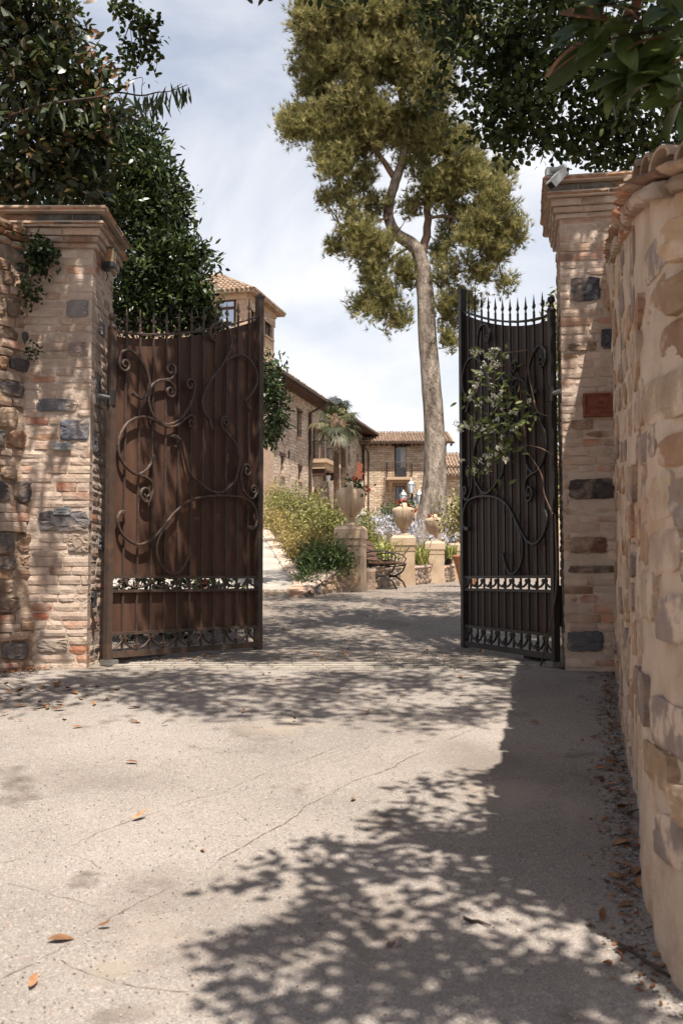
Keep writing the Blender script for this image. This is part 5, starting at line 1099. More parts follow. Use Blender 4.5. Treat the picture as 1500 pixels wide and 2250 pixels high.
rl = MB().tube([(bx0, 0, bz0 + 1.0), (bx0 + 0.02, -0.93, bz0 + 1.0), (bx1 - 0.02, -0.93, bz0 + 1.0), (bx1, 0, bz0 + 1.0)], 0.022, 5).build('balcony_rail', M['gutter'], b)
for k in range(17): x = bx0 + 0.04 + (bx1 - bx0 - 0.08) * k / 16; MB().tube([(x, -0.93, bz0), (x, -0.93, bz0 + 1.0)], 0.014, 4).build('baluster', M['gutter'], rl)
for k in range(6):
    for x in (bx0 + 0.02, bx1 - 0.02): MB().tube([(x, -0.8 + k * 0.15, bz0), (x, -0.8 + k * 0.15, bz0 + 1.0)], 0.014, 4).build('baluster', M['gutter'], rl)
h = hh_[1]; window(e, h, 0.12)
roof_tiles(e, (-0.5, -0.75, ze - 0.08), (1, 0, 0), (0, 3.6, 1.15), hW + 1.0, 3.9)
for k in range(18): x = -0.3 + k * (hW + 0.6) / 17; MB().box2((x - 0.05, -0.68, ze - 0.26), (x + 0.05, 0.0, ze - 0.12)).build('rafter', M['door'], e)
MB().box2((-0.45, -0.80, ze - 0.13), (hW + 0.45, -0.70, ze - 0.03)).build('gutter', M['gutter'], e)
px_ = hf.px(809, 1000)[0]; MB().tube([(px_ - 0.5, -0.7, ze - 0.12), (px_, -0.06, ze - 0.7), (px_, -0.06, 0.3)], 0.05, 7).build('downpipe', M['gutter'], e)
# lower house to the right
LY = 64.0; lA = at(972, 1100, LY); lz0 = gz(LY) - 0.3; lf = Fac((lA.x, LY), (1, 0), lz0); lze = lf.px(1000, 1046)[1] - lz0; lze2 = lf.px(1000, 1024)[1] - lz0
e = empty('stone_house', (lA.x, LY, lz0), 0, 'low stone annex with two stepped tiled roofs right of the pine trunk', 'house')
box_rest(wall_holes(9, lze, [(2.0, 0.9, 3.0, 2.4)]), 9, 4, lze).build('wall', M['facade2'], e); window(e, (2.0, 0.9, 3.0, 2.4), 0.12)
roof_tiles(e, (-0.3, -0.55, lze), (1, 0, 0), (0, 1.6, 0.62), 9.6, 1.75)
MB().box2((0, 1.0, lze), (9, 4.0, lze2)).build('upper_wall', M['facade2'], e)
roof_tiles(e, (-0.3, 0.6, lze2), (1, 0, 0), (0, 3, 1.25), 9.6, 3.2)

# long building on the left
BA = (-3.75, 49.5); BD = (0.25, 1.0); bf = Fac(BA, BD, 0); bz0_ = 2.6; bf.z0 = bz0_
BL = bf.px(800, 1000)[0]; BZ = 10.9 - bz0_
rz_b = math.atan2(BD[1], BD[0])
BH = [bf.rect(652.5, 905, 662.5, 962), bf.rect(687.5, 940, 698.5, 1012), bf.rect(706, 940, 713, 1012), bf.rect(617, 1003, 624, 1044), bf.rect(655, 1027, 662, 1056), bf.rect(753.5, 976, 760, 1021), bf.rect(764, 980, 769, 1022), bf.rect(783, 998, 788, 1030), bf.rect(612, 895, 617, 950)]
bh2 = bf.rect(687, 1074, 698, 1100)
BH.append(bh2)
e = empty('long_house', (BA[0], BA[1], bz0_), rz_b, 'long stone building with a tiled roof receding along the left of the drive', 'house')
box_rest(wall_holes(BL + 1.2, BZ, BH, 0.3), BL + 1.2, 9, BZ).build('wall', M['facade'], e)
for i, h in enumerate(BH[:-1]): window(e, h, 0.2, lintel='door' if i in (0, 4, 3) else None, sill='plaster' if i in (0, 3, 4, 8) else None, mull=False)
h = bh2; MB().box2((h[0], 0.2, h[1]), (h[2], 0.25, h[3])).build('arched_door', M['door'], e)
am = MB(); cxm, r_ = (h[0] + h[2]) / 2, (h[2] - h[0]) / 2
for k in range(9):
    a0 = math.pi * k / 9; a1 = math.pi * (k + 1) / 9
    am.add([(cxm + (r_ + q) * math.cos(a), y, h[3] - r_ + (r_ + q) * math.sin(a) * 1.0) for y in (-0.03, 0.02) for q in (0, 0.22) for a in (a0, a1)], [(0, 1, 3, 2), (4, 6, 7, 5), (2, 3, 7, 6), (0, 4, 5, 1)])
am.build('arch_trim', M['plaster'], e)
# balcony
h = BH[1]; h2 = BH[2]; x0b, x1b = h[0] - 0.35, h2[2] + 0.5; zb0 = h[1]
b = MB().box2((x0b, -0.9, zb0 - 0.22), (x1b, 0, zb0)).build('balcony', M['plaster'], e)
MB().box2((x0b + 0.1, -0.75, zb0 - 0.55), (x1b - 0.1, 0, zb0 - 0.22)).build('slab_moulding', M['plaster'], b)
for x in (x0b + 0.2, x1b - 0.7): MB().box2((x, -0.7, zb0 - 0.95), (x + 0.4, 0, zb0 - 0.55)).build('corbel', M['door'], b)
rl = MB().tube([(x0b, 0, zb0 + 1.0), (x0b, -0.88, zb0 + 1.0), (x1b, -0.88, zb0 + 1.0), (x1b, 0, zb0 + 1.0)], 0.025, 5).build('balcony_rail', M['darkiron'], b)
for k in range(15): x = x0b + (x1b - x0b) * k / 14; MB().tube([(x, -0.88, zb0), (x, -0.88, zb0 + 1.0)], 0.016, 4).build('baluster', M['darkiron'], rl)
for k in range(5):
    for x in (x0b, x1b): MB().tube([(x, -0.75 + k * 0.17, zb0), (x, -0.75 + k * 0.17, zb0 + 1.0)], 0.016, 4).build('baluster', M['darkiron'], rl)
# eaves: rafters, gutter, roof, downpipe
up = Vector((0, 3.6, 1.2))
roof_tiles(e, (-0.6, -0.8, BZ - 0.05), (1, 0, 0), tuple(up), BL + 1.6, 4.6)
MB().box2((-0.6, -0.92, BZ - 0.16), (BL + 1.2, -0.78, BZ - 0.02)).build('gutter', M['gutter'], e)
MB().box2((-0.4, -0.7, BZ - 0.25), (BL + 1.0, 0.0, BZ - 0.12)).build('eave_boards', M['door'], e)
sp_ = bf.px(678, 960)[0]; MB().tube([(sp_ + 0.55, -0.84, BZ - 0.12), (sp_ + 0.5, -0.84, BZ - 0.35), (sp_, -0.1, BZ - 0.85), (sp_, -0.1, 0.4)], 0.085, 8).build('downpipe', M['gutter'], e)
for (x, ya, yb2) in ((615, 880, 905), (636, 868, 885), (596, 985, 1010), (634, 990, 1008), (768, 950, 975)):
    r_ = bf.rect(x - 0.8, ya, x + 0.8, yb2); MB().box2((r_[0], -0.06, r_[1]), (r_[0] + 0.09, 0, r_[3])).build('wall_anchor', M['darkiron'], e)
s_, z_ = bf.px(702, 1055); z_ -= bz0_
MB().tube([(s_, -0.02, z_ - 0.4), (s_, -0.3, z_ - 0.5), (s_, -0.5, z_ - 0.3), (s_, -0.5, z_ - 0.12)], 0.025, 6).build('lamp_arm', M['darkiron'], e); l = MB().lathe([(0.1, -0.12), (0.18, 0.25)], 6, (s_, -0.5, z_)).build('wall_lantern', M['lampglass'], e); MB().lathe([(0.2, 0.25), (0.05, 0.42), (0.01, 0.5)], 6, (s_, -0.5, z_)).build('lantern_roof', M['darkiron'], l)
# terrace with red slatted panel near the far end
tq = at(783, 1050, 60); tz = gz(60)
e = empty('terrace', (tq.x, 60, tz), 0, 'raised terrace with red timber panels before the far end of the long building', 'terrace'); w_ = at(798, 1050, 60).x - at(772, 1050, 60).x
MB().box2((-0.3, 0, 0), (w_ - 0.3, 2.0, at(783, 1056, 60).z - tz)).build('terrace_base', M['facade2'], e)
zz0 = at(783, 1056, 60).z - tz; zz1 = at(783, 1041, 60).z - tz
for k in range(6): MB().box2((-0.15, -0.05, zz0 + k * (zz1 - zz0) / 6 + 0.01), (w_ - 0.35, -0.01, zz0 + (k + 0.88) * (zz1 - zz0) / 6)).build('timber_board', M['redwood'], e)
ch = empty('deck_chair', at(783, 1041, 60.7), 0, 'upright red timber panel standing on the terrace', 'chair')
for k in range(4): MB().box((0.05 + 0.09 * k, 0, 0.36), (0.08, 0.05, 0.72 - 0.1 * k), M=Matrix.Rotation(0.12, 3, 'Y')).build('slat', M['redwood'], ch)
MB().box2((0, -0.04, -0.02), (0.45, 0.3, 0.06)).build('chair_base', M['redwood'], ch)

# tower of the long building
TA = (-4.27, 46.0); TD = (0.25, 1.0); tf = Fac(TA, TD, 2.4); TL = tf.px(602, 740)[0]; TZ = at(544, 642, 46).z - 2.4; TF = 7.5
e = empty('tower_house', (TA[0], TA[1], 2.4), rz_b, 'brick lookout tower with big windows and a hipped tile roof above the left gate', 'tower')
th_ = [tf.rect(552, 655, 562, 745), tf.rect(582, 680, 598, 741)]
wall_holes(TL, TZ, th_).add([(0, TF, 0), (TL, TF, 0), (TL, 0, 0), (0, TF, TZ), (TL, TF, TZ), (TL, 0, TZ)], [(0, 1, 4, 3), (1, 2, 5, 4)]).build('side_wall', M['towerwall'], e)
for h in th_: window(e, h, 0.12, frame='gutter', pane='skypane', sill='plaster', fw=0.09).children
for h in th_: MB().box2((h[0] - 0.12, -0.04, h[3] + 0.02), (h[2] + 0.12, 0.02, h[3] + 0.2)).build('lintel', M['plaster'], e); MB().box2((h[0], -0.03, h[1] - 0.75), (h[2], 0.0, h[1] - 0.14)).build('apron_panel', M['plaster'], e)
MB().box2((-0.05, -0.05, TZ - 0.7), (TL + 0.05, 0.0, TZ - 0.25)).build('frieze', M['facade2'], e)
# front face of the tower, in the plane x = 0 of the tower's frame
ff = Fac((TA[0], TA[1]), (-1.0, 0.25), 2.4); fh = [ff.rect(474, 645, 519, 720)]
fh = [(min(h[0], h[2]), h[1], max(h[0], h[2]), h[3]) for h in fh]
h = fh[0]
fo = wall_holes(TF, TZ, fh); fo.v = [(0 + y - 0.01, x, z) for (x, y, z) in fo.v]; fo.build('front_wall', M['towerwall'], e)
for (q0, q1, nm, mt_) in (((0.05, h[0], h[1]), (0.10, h[0] + 0.14, h[3]), 'window_frame', 'door'), ((0.05, h[2] - 0.14, h[1]), (0.10, h[2], h[3]), 'window_frame', 'door'), ((0.05, h[0] + 0.14, h[3] - 0.12), (0.10, h[2] - 0.14, h[3]), 'window_frame', 'door'), ((0.05, h[0] + 0.14, h[1] + (h[3] - h[1]) * 0.55), (0.10, h[2] - 0.14, h[1] + (h[3] - h[1]) * 0.62), 'window_frame', 'door'), ((0.11, h[0] + 0.05, h[1]), (0.13, h[2] - 0.05, h[3] - 0.05), 'pane', 'skypane')): MB().box2(q0, q1).build(nm, M[mt_], e)
MB().box2((-0.10, 0, TZ - 0.30), (0.0, TF, TZ)).build('cornice', M['plaster'], e)
MB().box2((0.0, -0.10, TZ - 0.25), (TL + 0.1, 0.0, TZ)).build('cornice', M['plaster'], e)
# hipped roof
o_ = 0.42; ap = (TL * 0.55, TF * 0.5); rise = 1.5
hip = [(-o_, -o_, TZ), (TL + o_, -o_, TZ), (TL + o_, TF + o_, TZ), (-o_, TF + o_, TZ), (TL * 0.5, TL * 0.5 + 0.2, TZ + rise), (TL * 0.5, TF - TL * 0.5, TZ + rise)]
MB().add(hip + [(p[0], p[1], p[2] - 0.08) for p in hip[:4]], [(0, 1, 4), (1, 2, 5, 4), (2, 3, 5), (3, 0, 4, 5), (9, 8, 7, 6), (0, 6, 7, 1), (1, 7, 8, 2), (3, 9, 6, 0)]).build('roof', M['tile'], e)
mb = MB()
def hip_rows(a, b, ca, cb, n):
    a, b, ca, cb = map(Vector, (a, b, ca, cb))
    for i in range(n):
        t = (i + 0.5) / n; p = a.lerp(b, t); q = ca.lerp(cb, t) if ca != cb else ca
        u = (b - a).normalized(); d = (q - p); 
        if ca == cb: d = (ca + (cb - ca) * t - (a + b) / 2); L2 = d.length * (1 - abs(2 * t - 1)); d = d.normalized()
        else:
            perp = (ca.lerp(cb, 0.5) - a.lerp(b, 0.5)).normalized(); L2 = min(d.length, (ca - a.lerp(b, 0.3)).length); d = perp
            ta = (ca - a).dot(u) / (b - a).length; tb = (cb - a).dot(u) / (b - a).length; full = (ca.lerp(cb, 0.5) - a.lerp(b, 0.5)).length; L2 = full * min(1, t / max(ta, 1e-3), (1 - t) / max(1 - tb, 1e-3))
        nn_ = u.cross(d); nn_ = nn_ if nn_.z > 0 else -nn_; y = -0.05
        while y < L2:
            y2 = min(y + 0.42, L2 + 0.1); bi = len(mb.v)
            for (yy, r) in ((y, 0.095), (y2, 0.08)):
                for k in range(5): an = math.pi * k / 4; mb.v.append(tuple(p + d * yy + u * r * math.cos(an) + nn_ * (r * math.sin(an) + (0.04 if yy == y else 0.01))))
            for k in range(4): mb.f.append((bi + k, bi + k + 1, bi + 6 + k, bi + 5 + k))
            mb.f.append((bi + 4, bi + 3, bi + 2, bi + 1, bi)); y += 0.34
hip_rows(hip[0], hip[1], hip[4], hip[4], int((TL + 2 * o_) / 0.22)); hip_rows(hip[3], hip[0], hip[5], hip[4], int((TF + 2 * o_) / 0.22))
mb.tube([hip[0], hip[4]], 0.12, 6); mb.tube([hip[4], hip[5]], 0.12, 6); mb.tube([hip[1], hip[4]], 0.12, 6)
mb.build('roof_tile', M['tile'], e)['kind'] = 'stuff'

# ------------------------------------------------------------------ palms
def palm(x, Y, ytop, label, nfr, seed, rr=0.17, fan=1.0):
    q = at(x, ytop, Y); z0 = gz(Y); e = empty('palm_tree', (q.x, Y, z0), 0, label, 'palm', 'palms by the long building'); r = random.Random(seed); H_ = q.z - z0
    mb = MB(); n = 40
    pts = [(0.08 * math.sin(i / n * 3), 0, H_ * i / n) for i in range(n + 1)]; mb.tube(pts, [rr * (1.15 - 0.15 * i / n) * (1 + 0.10 * (i % 2)) for i in range(n + 1)], 10); mb.build('trunk', M['palmbark'], e)
    mb = MB(); mb.lathe([(rr * 0.9, -1.1), (rr * 1.9, -0.5), (rr * 2.0, -0.1), (rr * 1.2, 0.2), (0.02, 0.35)], 12, (pts[-1][0], 0, H_)); mb.build('fibre_collar', M['redbark'], e, True)
    top = np.array([pts[-1][0], 0, H_])
    for k in range(nfr):
        az = 2.4 * k + r.uniform(-0.3, 0.3); el = r.uniform(-0.9, 1.25); d = np.array([math.cos(az) * math.cos(el), math.sin(az) * math.cos(el), math.sin(el)]); pl = r.uniform(0.6, 1.0) * fan
        hub = top + d * pl + np.array([0, 0, -0.12 * pl]); MBk = MB(); MBk.tube([tuple(top), tuple(top + d * pl * 0.5), tuple(hub)], 0.02, 4)
        side = unit(np.cross(d, np.array([0, 0, 1.0])) + 1e-4); upv = np.cross(side, d); N_ = 20; V = []; T = []; 
        for j in range(N_):
            a = (j / (N_ - 1) - 0.5) * 3.6; dj = d * math.cos(a) + side * math.sin(a); Lj = (0.78 - 0.16 * abs(a) / 2) * r.uniform(0.85, 1.1) * fan; w = np.cross(dj, upv); w = w / np.linalg.norm(w) * 0.028; m1 = hub + dj * Lj * 0.55 + upv * 0.02; tip = hub + dj * Lj + np.array([0, 0, -0.5 * Lj * r.uniform(0.3, 1.5)])
            b = len(V); V += [hub, m1 - w, m1 + w, tip]; T += [(b, b + 1, b + 2), (b + 1, b + 3, b + 2)]
        fo_ = link('frond', np_mesh('frond', np.array(V), np.array(T), M['palm'], np.full(len(V), r.random())), e); MBk.build('leaf_stalk', M['strap'], fo_)
palm(735, 44, 925, 'taller fan palm with fuller crown beside the long building', 19, 4, 0.115, 0.86)
palm(750.5, 47, 932, 'slimmer dark trunked fan palm just right of the taller palm', 13, 9, 0.11, 0.72)

# ------------------------------------------------------------------ the pine
PY = 24.0
tp = [(940, 1212), (946, 1165), (954, 1060), (954, 960), (948, 860), (940, 760), (934, 650), (926, 580), (908, 540), (872, 515), (853, 478), (856, 440), (868, 400), (884, 352), (890, 290), (880, 200), (870, 90), (868, -40), (866, -160)]
tr = [0.56, 0.40, 0.28, 0.245, 0.235, 0.222, 0.205, 0.185, 0.165, 0.14, 0.128, 0.12, 0.115, 0.105, 0.09, 0.075, 0.06, 0.045, 0.03]
tb = at(940, 1205, PY); tb = Vector((tb.x, tb.y, tb.z - 0.15)); e = empty('pine_tree', tb, 0, 'tall leaning pine with a bare pale trunk rising behind the urns', 'tree')
off_ = [0, 0, 0, 0, 0, 0, 0, 0, 0, 0.1, 0.15, 0.1, 0, -0.1, 0, 0.1, 0, 0, 0]
mb = MB(); limb(mb, [at(x, y, PY + o) - tb for (x, y), o in zip(tp, off_)], tr, None, 16, 0.008); mb.build('trunk', M['bark'], e, True)
limbs = [([(927, 560), (938, 500), (939, 420), (941, 330), (948, 230), (955, 120)], 0.115, 0.04, 0.35), ([(868, 392), (838, 350), (806, 300), (770, 240), (740, 190)], 0.085, 0.03, -0.3), ([(856, 470), (820, 430), (770, 400), (720, 380)], 0.045, 0.015, 0.4), ([(938, 480), (985, 475), (1040, 500), (1090, 520)], 0.05, 0.018, -0.3),
         ([(940, 380), (990, 350), (1050, 380), (1110, 450)], 0.045, 0.016, 0.4), ([(905, 540), (860, 570), (830, 620), (815, 670)], 0.04, 0.014, 0.3), ([(932, 610), (965, 630), (985, 690), (1000, 730)], 0.04, 0.014, 0.3), ([(884, 350), (900, 320), (960, 250), (1000, 180)], 0.06, 0.02, 0.5), ([(806, 300), (740, 290), (680, 275), (630, 268)], 0.04, 0.012, -0.2),
         ([(880, 200), (820, 130), (760, 80), (700, 50)], 0.05, 0.015, 0.3), ([(853, 480), (800, 490), (750, 500)], 0.03, 0.01, -0.3), ([(940, 430), (900, 470), (880, 500)], 0.025, 0.01, -0.4)]
for pts, r0, r1, dy in limbs:
    mb = MB(); limb(mb, [at(x, y, PY + dy * i / (len(pts) - 1)) - tb for i, (x, y) in enumerate(pts)], r0, r1, 8, 0.02); mb.build('limb', M['redbark'], e, True)
PC = [(700, 45, 70, 75), (790, 30, 90, 70), (880, 20, 90, 70), (960, 60, 70, 80), (700, 130, 60, 55), (690, 195, 42, 45), (770, 150, 80, 65), (860, 130, 80, 70), (950, 170, 70, 75), (650, 275, 48, 36), (710, 265, 58, 44), (770, 240, 60, 50), (640, 250, 30, 26), (745, 310, 55, 34), (820, 260, 60, 55), (880, 290, 56, 48), (940, 290, 60, 55),
      (1010, 330, 54, 48), (735, 370, 50, 34), (720, 430, 26, 30), (775, 420, 40, 30), (800, 340, 40, 30), (960, 400, 50, 40), (1040, 380, 48, 40), (1080, 440, 50, 50), (1110, 500, 42, 52), (1060, 520, 50, 54), (1010, 480, 36, 40), (1090, 570, 44, 40), (1040, 590, 40, 36), (1112, 620, 26, 18), (745, 540, 26, 22), (795, 520, 48, 44), (835, 545, 44, 44),
      (800, 390, 44, 34), (830, 450, 36, 30), (770, 468, 34, 24), (905, 440, 30, 36), (985, 440, 40, 38), (970, 540, 30, 38), (880, 590, 28, 30), (1000, 385, 48, 38), (915, 360, 40, 34),
      (810, 600, 42, 40), (850, 640, 44, 44), (820, 680, 44, 34), (870, 700, 36, 34), (800, 660, 26, 24), (985, 600, 34, 46), (990, 680, 36, 44), (985, 740, 26, 26), (1030, 660, 24, 30), (900, 610, 26, 34), (1010, 60, 60, 90), (820, -60, 120, 60), (930, -80, 110, 60), (870, -170, 100, 70), (1100, 360, 30, 30)]
pcl = []
for i, (x, y, rx, ry) in enumerate(PC):
    rr_ = 0.5 * (rx + ry) * PY / F
    for dy in ((-0.6, 0.55) if rx > 45 else (0.0,)):
        c = cl(x + R.uniform(-8, 8), y + R.uniform(-8, 8), PY + dy * rr_ * 1.3 + R.uniform(-0.25, 0.25), rx * 1.04, ry * 1.04, rr_ * 0.95); pcl.append((c[0] - tb.x, c[1] - tb.y, c[2] - tb.z) + c[3:])
# break every mass into small uneven puffs
puffs = []
for c in pcl:
    for k in range(10):
        d = Vector((R.gauss(0, 1), R.gauss(0, 1), R.gauss(0, 1))).normalized() * (R.random() ** 0.4); s_ = R.uniform(0.34, 0.54)
        puffs.append((c[0] + d.x * c[3] * 0.8, c[1] + d.y * c[4] * 0.8, c[2] + d.z * c[5] * 0.8, c[3] * s_, c[4] * s_, c[5] * s_ * 0.9, 1.0))
needles('crown', puffs, 60000, 0.15, 0.015, 13, M['needle'], e, shell=0.5)['kind'] = 'stuff'
mb = MB()
for c in puffs[::4]:
    q = min((at(x, y, PY + dy * i / (len(pts) - 1)) - tb for pts, r0, r1, dy in limbs for i, (x, y) in enumerate(pts)), key=lambda v: (v - Vector(c[:3])).length); mid = (q + Vector(c[:3])) / 2 + Vector((R.uniform(-.1, .1), R.uniform(-.1, .1), R.uniform(-0.1, 0.05)))
    if (q - Vector(c[:3])).length < 2.2: mb.tube([q, mid, Vector(c[:3])], [0.022, 0.014, 0.006], 5)
mb.build('twigs', M['redbark'], e)['kind'] = 'stuff'

KX = math.cos(SUN_AZ) / math.tan(SUN_EL); KY = math.sin(SUN_AZ) / math.tan(SUN_EL)
def over(gx, gy, z, r, w=0.8):
    """a bough high enough to stay above the picture, over the sun's path to the ground point (gx, gy)"""
    while True:
        h = z - gz(gy); X, Y = gx + h * KX, gy - h * KY
        if z - r * 0.7 > CZ + 0.572 * (Y + r) or z > 11: break
        z += 0.1
    return (X, Y, z, r, r, r * 0.6, w)
# ------------------------------------------------------------------ trees over the walls
def tree(name, label, base, trunk_pts, r0, r1, clumps, parts, bark='darkbark', branch_n=0):
    e = empty(name, base, 0, label, 'tree'); mb = MB(); limb(mb, [Vector(p) - base for p in trunk_pts], r0, r1, 10, 0.01); mb.build('trunk', M[bark], e, True)
    rel = [(c[0] - base.x, c[1] - base.y, c[2] - base.z) + tuple(c[3:]) for c in clumps]; T0 = [Vector(p) - base for p in trunk_pts]
    nodes = [(v, r1 * 1.1) for v in T0[1:]]; todo = [Vector(c[:3]) for c in rel]
    while todo:
        best = min((((c - nd[0]).length, i_, k_) for i_, c in enumerate(todo) for k_, nd in enumerate(nodes)))
        c = todo.pop(best[1]); q, rq_ = nodes[best[2]]; ra = max(0.012, rq_ * 0.62)
        m_ = (q + c) / 2 + Vector((R.uniform(-.12, .12), R.uniform(-.12, .12), R.uniform(-0.02, 0.12))); mb = MB(); limb(mb, [q, m_, c], ra, max(0.008, ra * 0.55), 6, 0.012); mb.build('branch', M[bark], e, True); nodes.append((c, max(0.012, ra * 0.8)))
    for (nm, n, ln, wd, mt_, kw) in parts: foliage(nm, rel, n, ln, wd, M[mt_], e, **kw)['kind'] = 'stuff'
    return e, base
# oak to the right: crown over the gate and above the frame, its shade falls on the road
OB = Vector((4.1, 9.6, gz(9.6)))
oc = [cl(1010, 60, 9.2, 60, 60, 0.5), cl(1080, 150, 9.0, 80, 70, 0.6), cl(960, 200, 9.4, 45, 30, 0.3), cl(1150, 90, 8.8, 90, 90, 0.7), cl(1060, 265, 9.0, 60, 38, 0.4), cl(1130, 260, 8.8, 70, 60, 0.5), cl(1220, 210, 8.6, 90, 80, 0.6), cl(1120, 325, 8.9, 34, 22, 0.25), cl(1190, 305, 8.7, 44, 26, 0.3),
      cl(1290, 120, 8.6, 100, 100, 0.7), cl(1380, 200, 8.5, 100, 90, 0.7), cl(1300, 280, 8.9, 80, 50, 0.4), cl(1270, 335, 9.1, 42, 18, 0.25), cl(1400, 320, 9.0, 70, 50, 0.4), cl(1470, 330, 9.3, 60, 70, 0.5), cl(1460, 80, 8.6, 110, 110, 0.8), cl(1200, 10, 8.8, 120, 70, 0.7), cl(950, 20, 9.4, 40, 40, 0.3), cl(1060, -40, 9.0, 110, 60, 0.7), cl(1330, 345, 9.3, 60, 16, 0.3)]
rr_ = random.Random(21)
oc += [over(gx + rr_.uniform(-0.2, 0.2), gy + rr_.uniform(-0.15, 0.15), 5.6 + rr_.uniform(0, 0.8), rr_.uniform(0.22, 0.42)) for (gx, gy) in ((-0.6, 7.3), (0.0, 6.9), (0.5, 7.35), (1.0, 7.0), (0.1, 7.6), (-0.4, 6.5), (0.8, 6.55), (1.4, 7.4), (1.5, 6.8), (-0.2, 7.2), (-0.9, 6.8), (0.35, 6.35), (0.7, 7.6))]
oc += [over(gx + rr_.uniform(-0.3, 0.3), gy + rr_.uniform(-0.3, 0.3), 6.0 + rr_.uniform(0, 0.8), rr_.uniform(0.35, 0.65)) for (gx, gy) in ((-0.8, 8.6), (0.2, 8.9), (1.1, 8.6), (-0.3, 9.7), (0.7, 9.9), (1.6, 9.6), (-0.9, 10.6), (0.2, 10.9), (1.2, 11.2), (-0.4, 12.0), (0.8, 12.4), (1.9, 12.2), (-1.0, 13.2), (0.1, 13.6), (-0.3, 14.6), (1.4, 13.8), (-0.9, 15.0), (2.4, 10.8), (0.0, 15.0), (0.15, 14.6), (-0.5, 15.6), (-0.2, 13.0), (0.6, 11.6), (-0.5, 8.9), (0.5, 9.3), (1.0, 10.4), (-0.2, 10.3), (-0.6, 11.4), (0.4, 12.7), (1.6, 11.0), (1.3, 12.9), (-0.1, 11.6), (0.9, 9.2))]
oc += [(x, y, z, r, r, r * 0.8, 0.3) for (x, y, z, r) in ((4.6, 7.6, 5.2, 1.1), (5.8, 6.4, 4.6, 1.3), (6.2, 8.6, 5.4, 1.4), (5.2, 10.4, 5.6, 1.3), (4.8, 5.4, 4.6, 0.9))]  # extra crown masses out of view, added to hold back sky light
oc = [c for c in oc]
oak, _ = tree('oak_tree', 'dark spreading oak whose crown hangs over the right pier', OB, [OB, OB + Vector((-0.1, -0.1, 2.2)), OB + Vector((-0.5, -0.3, 4.2)), OB + Vector((-1.3, -0.5, 5.3)), OB + Vector((-2.4, -0.8, 6.0)), OB + Vector((-3.3, -0.9, 6.5))], 0.24, 0.05, oc,
              [('crown', 42000, 0.075, 0.048, 'oak', dict(six=True, per=9, droop=0.3, spread=1.1))])
# tree behind the camera side of the curved wall: its shade covers the lower right of the road
NB_ = Vector((3.3, 1.6, gz(1.6))); ncl = []
for (x, y, r) in ((455, 2105, 0.09), (545, 2080, 0.10), (560, 1935, 0.09), (640, 2050, 0.12), (690, 1925, 0.13), (600, 2220, 0.16), (760, 2010, 0.17), (760, 1860, 0.12), (850, 1800, 0.15), (860, 1920, 0.2), (900, 2080, 0.22), (800, 2180, 0.22), (930, 1735, 0.13), (980, 1840, 0.22), (1040, 1960, 0.24), (1010, 2200, 0.26), (1110, 1780, 0.2), (1150, 1900, 0.22), (1180, 2180, 0.26), (1240, 1830, 0.2), (1300, 2000, 0.2), (1330, 2200, 0.25), (1080, 1720, 0.16)):
    g_ = gpx(x, y); ncl.append(over(g_.x, g_.y, 3.3 + 0.02 * (x % 23), r, 1.0))
ncl += [(x, y, z, r, r, r * 0.8, 0.35) for (x, y, z, r) in ((3.2, 2.4, 4.4, 0.8), (3.6, 0.8, 4.2, 0.9), (4.4, 2.6, 4.0, 1.0), (3.0, 0.0, 5.0, 0.8))]  # unseen crown bulk on the right, added to lower the ambient light
tree('bay_tree', 'broad leaved tree leaning over the curved wall at upper right', NB_, [NB_, NB_ + Vector((-0.1, 0.1, 1.8)), NB_ + Vector((-0.5, 0.2, 3.3)), NB_ + Vector((-1.0, 0.2, 4.3))], 0.14, 0.04, ncl, [('crown', 9000, 0.085, 0.048, 'laurel', dict(six=True, per=12, spread=0.75))])
# the near leafy branch of that tree, leaf by leaf
NL = [leaf_mesh('leaf', M['nearleaf'], 1.0, 0.38, c_, 6) for c_ in (0.12, 0.3)] + [leaf_mesh('leaf', M['brownleaf'], 1.0, 0.42, 0.2, 6)]
bx = at(1500, 60, 3.1); e = empty('leafy_branch', at(1560, 40, 3.1), 0, 'blurred leafy branch hanging close in the top right corner', 'branch'); eb = e.location.copy()
for pts in ([(1560, 40), (1480, 60), (1400, 75), (1320, 90), (1270, 105)], [(1480, 60), (1440, 110), (1400, 150), (1350, 170)], [(1560, 130), (1500, 165), (1450, 180), (1390, 160)], [(1560, 0), (1440, -10), (1330, 10), (1260, 5)], [(1560, 200), (1520, 215), (1480, 225)], [(1480, 20), (1400, 30), (1340, 45), (1290, 60)], [(1520, 100), (1470, 130), (1440, 160)]):
    mb = MB(); q = limb(mb, [at(x, y, 3.1 + 0.02 * i) - eb for i, (x, y) in enumerate(pts)], 0.006, 0.0025, 6); mb.build('twig', M['darkbark'], e)
    for i in range(len(q) - 1):
        for _k in range(1 + (R.random() < 0.3)):
            d = Vector((R.uniform(-1, 0.1), R.uniform(-0.5, 0.5), R.uniform(-0.7, 0.35))); place_leaf('leaf', R.choice(NL[:2] * 6 + NL[2:]), e, q[i], d, (R.uniform(-0.5, 0.5), R.uniform(-1, -0.2), R.uniform(0.2, 1)), R.uniform(0.11, 0.18))
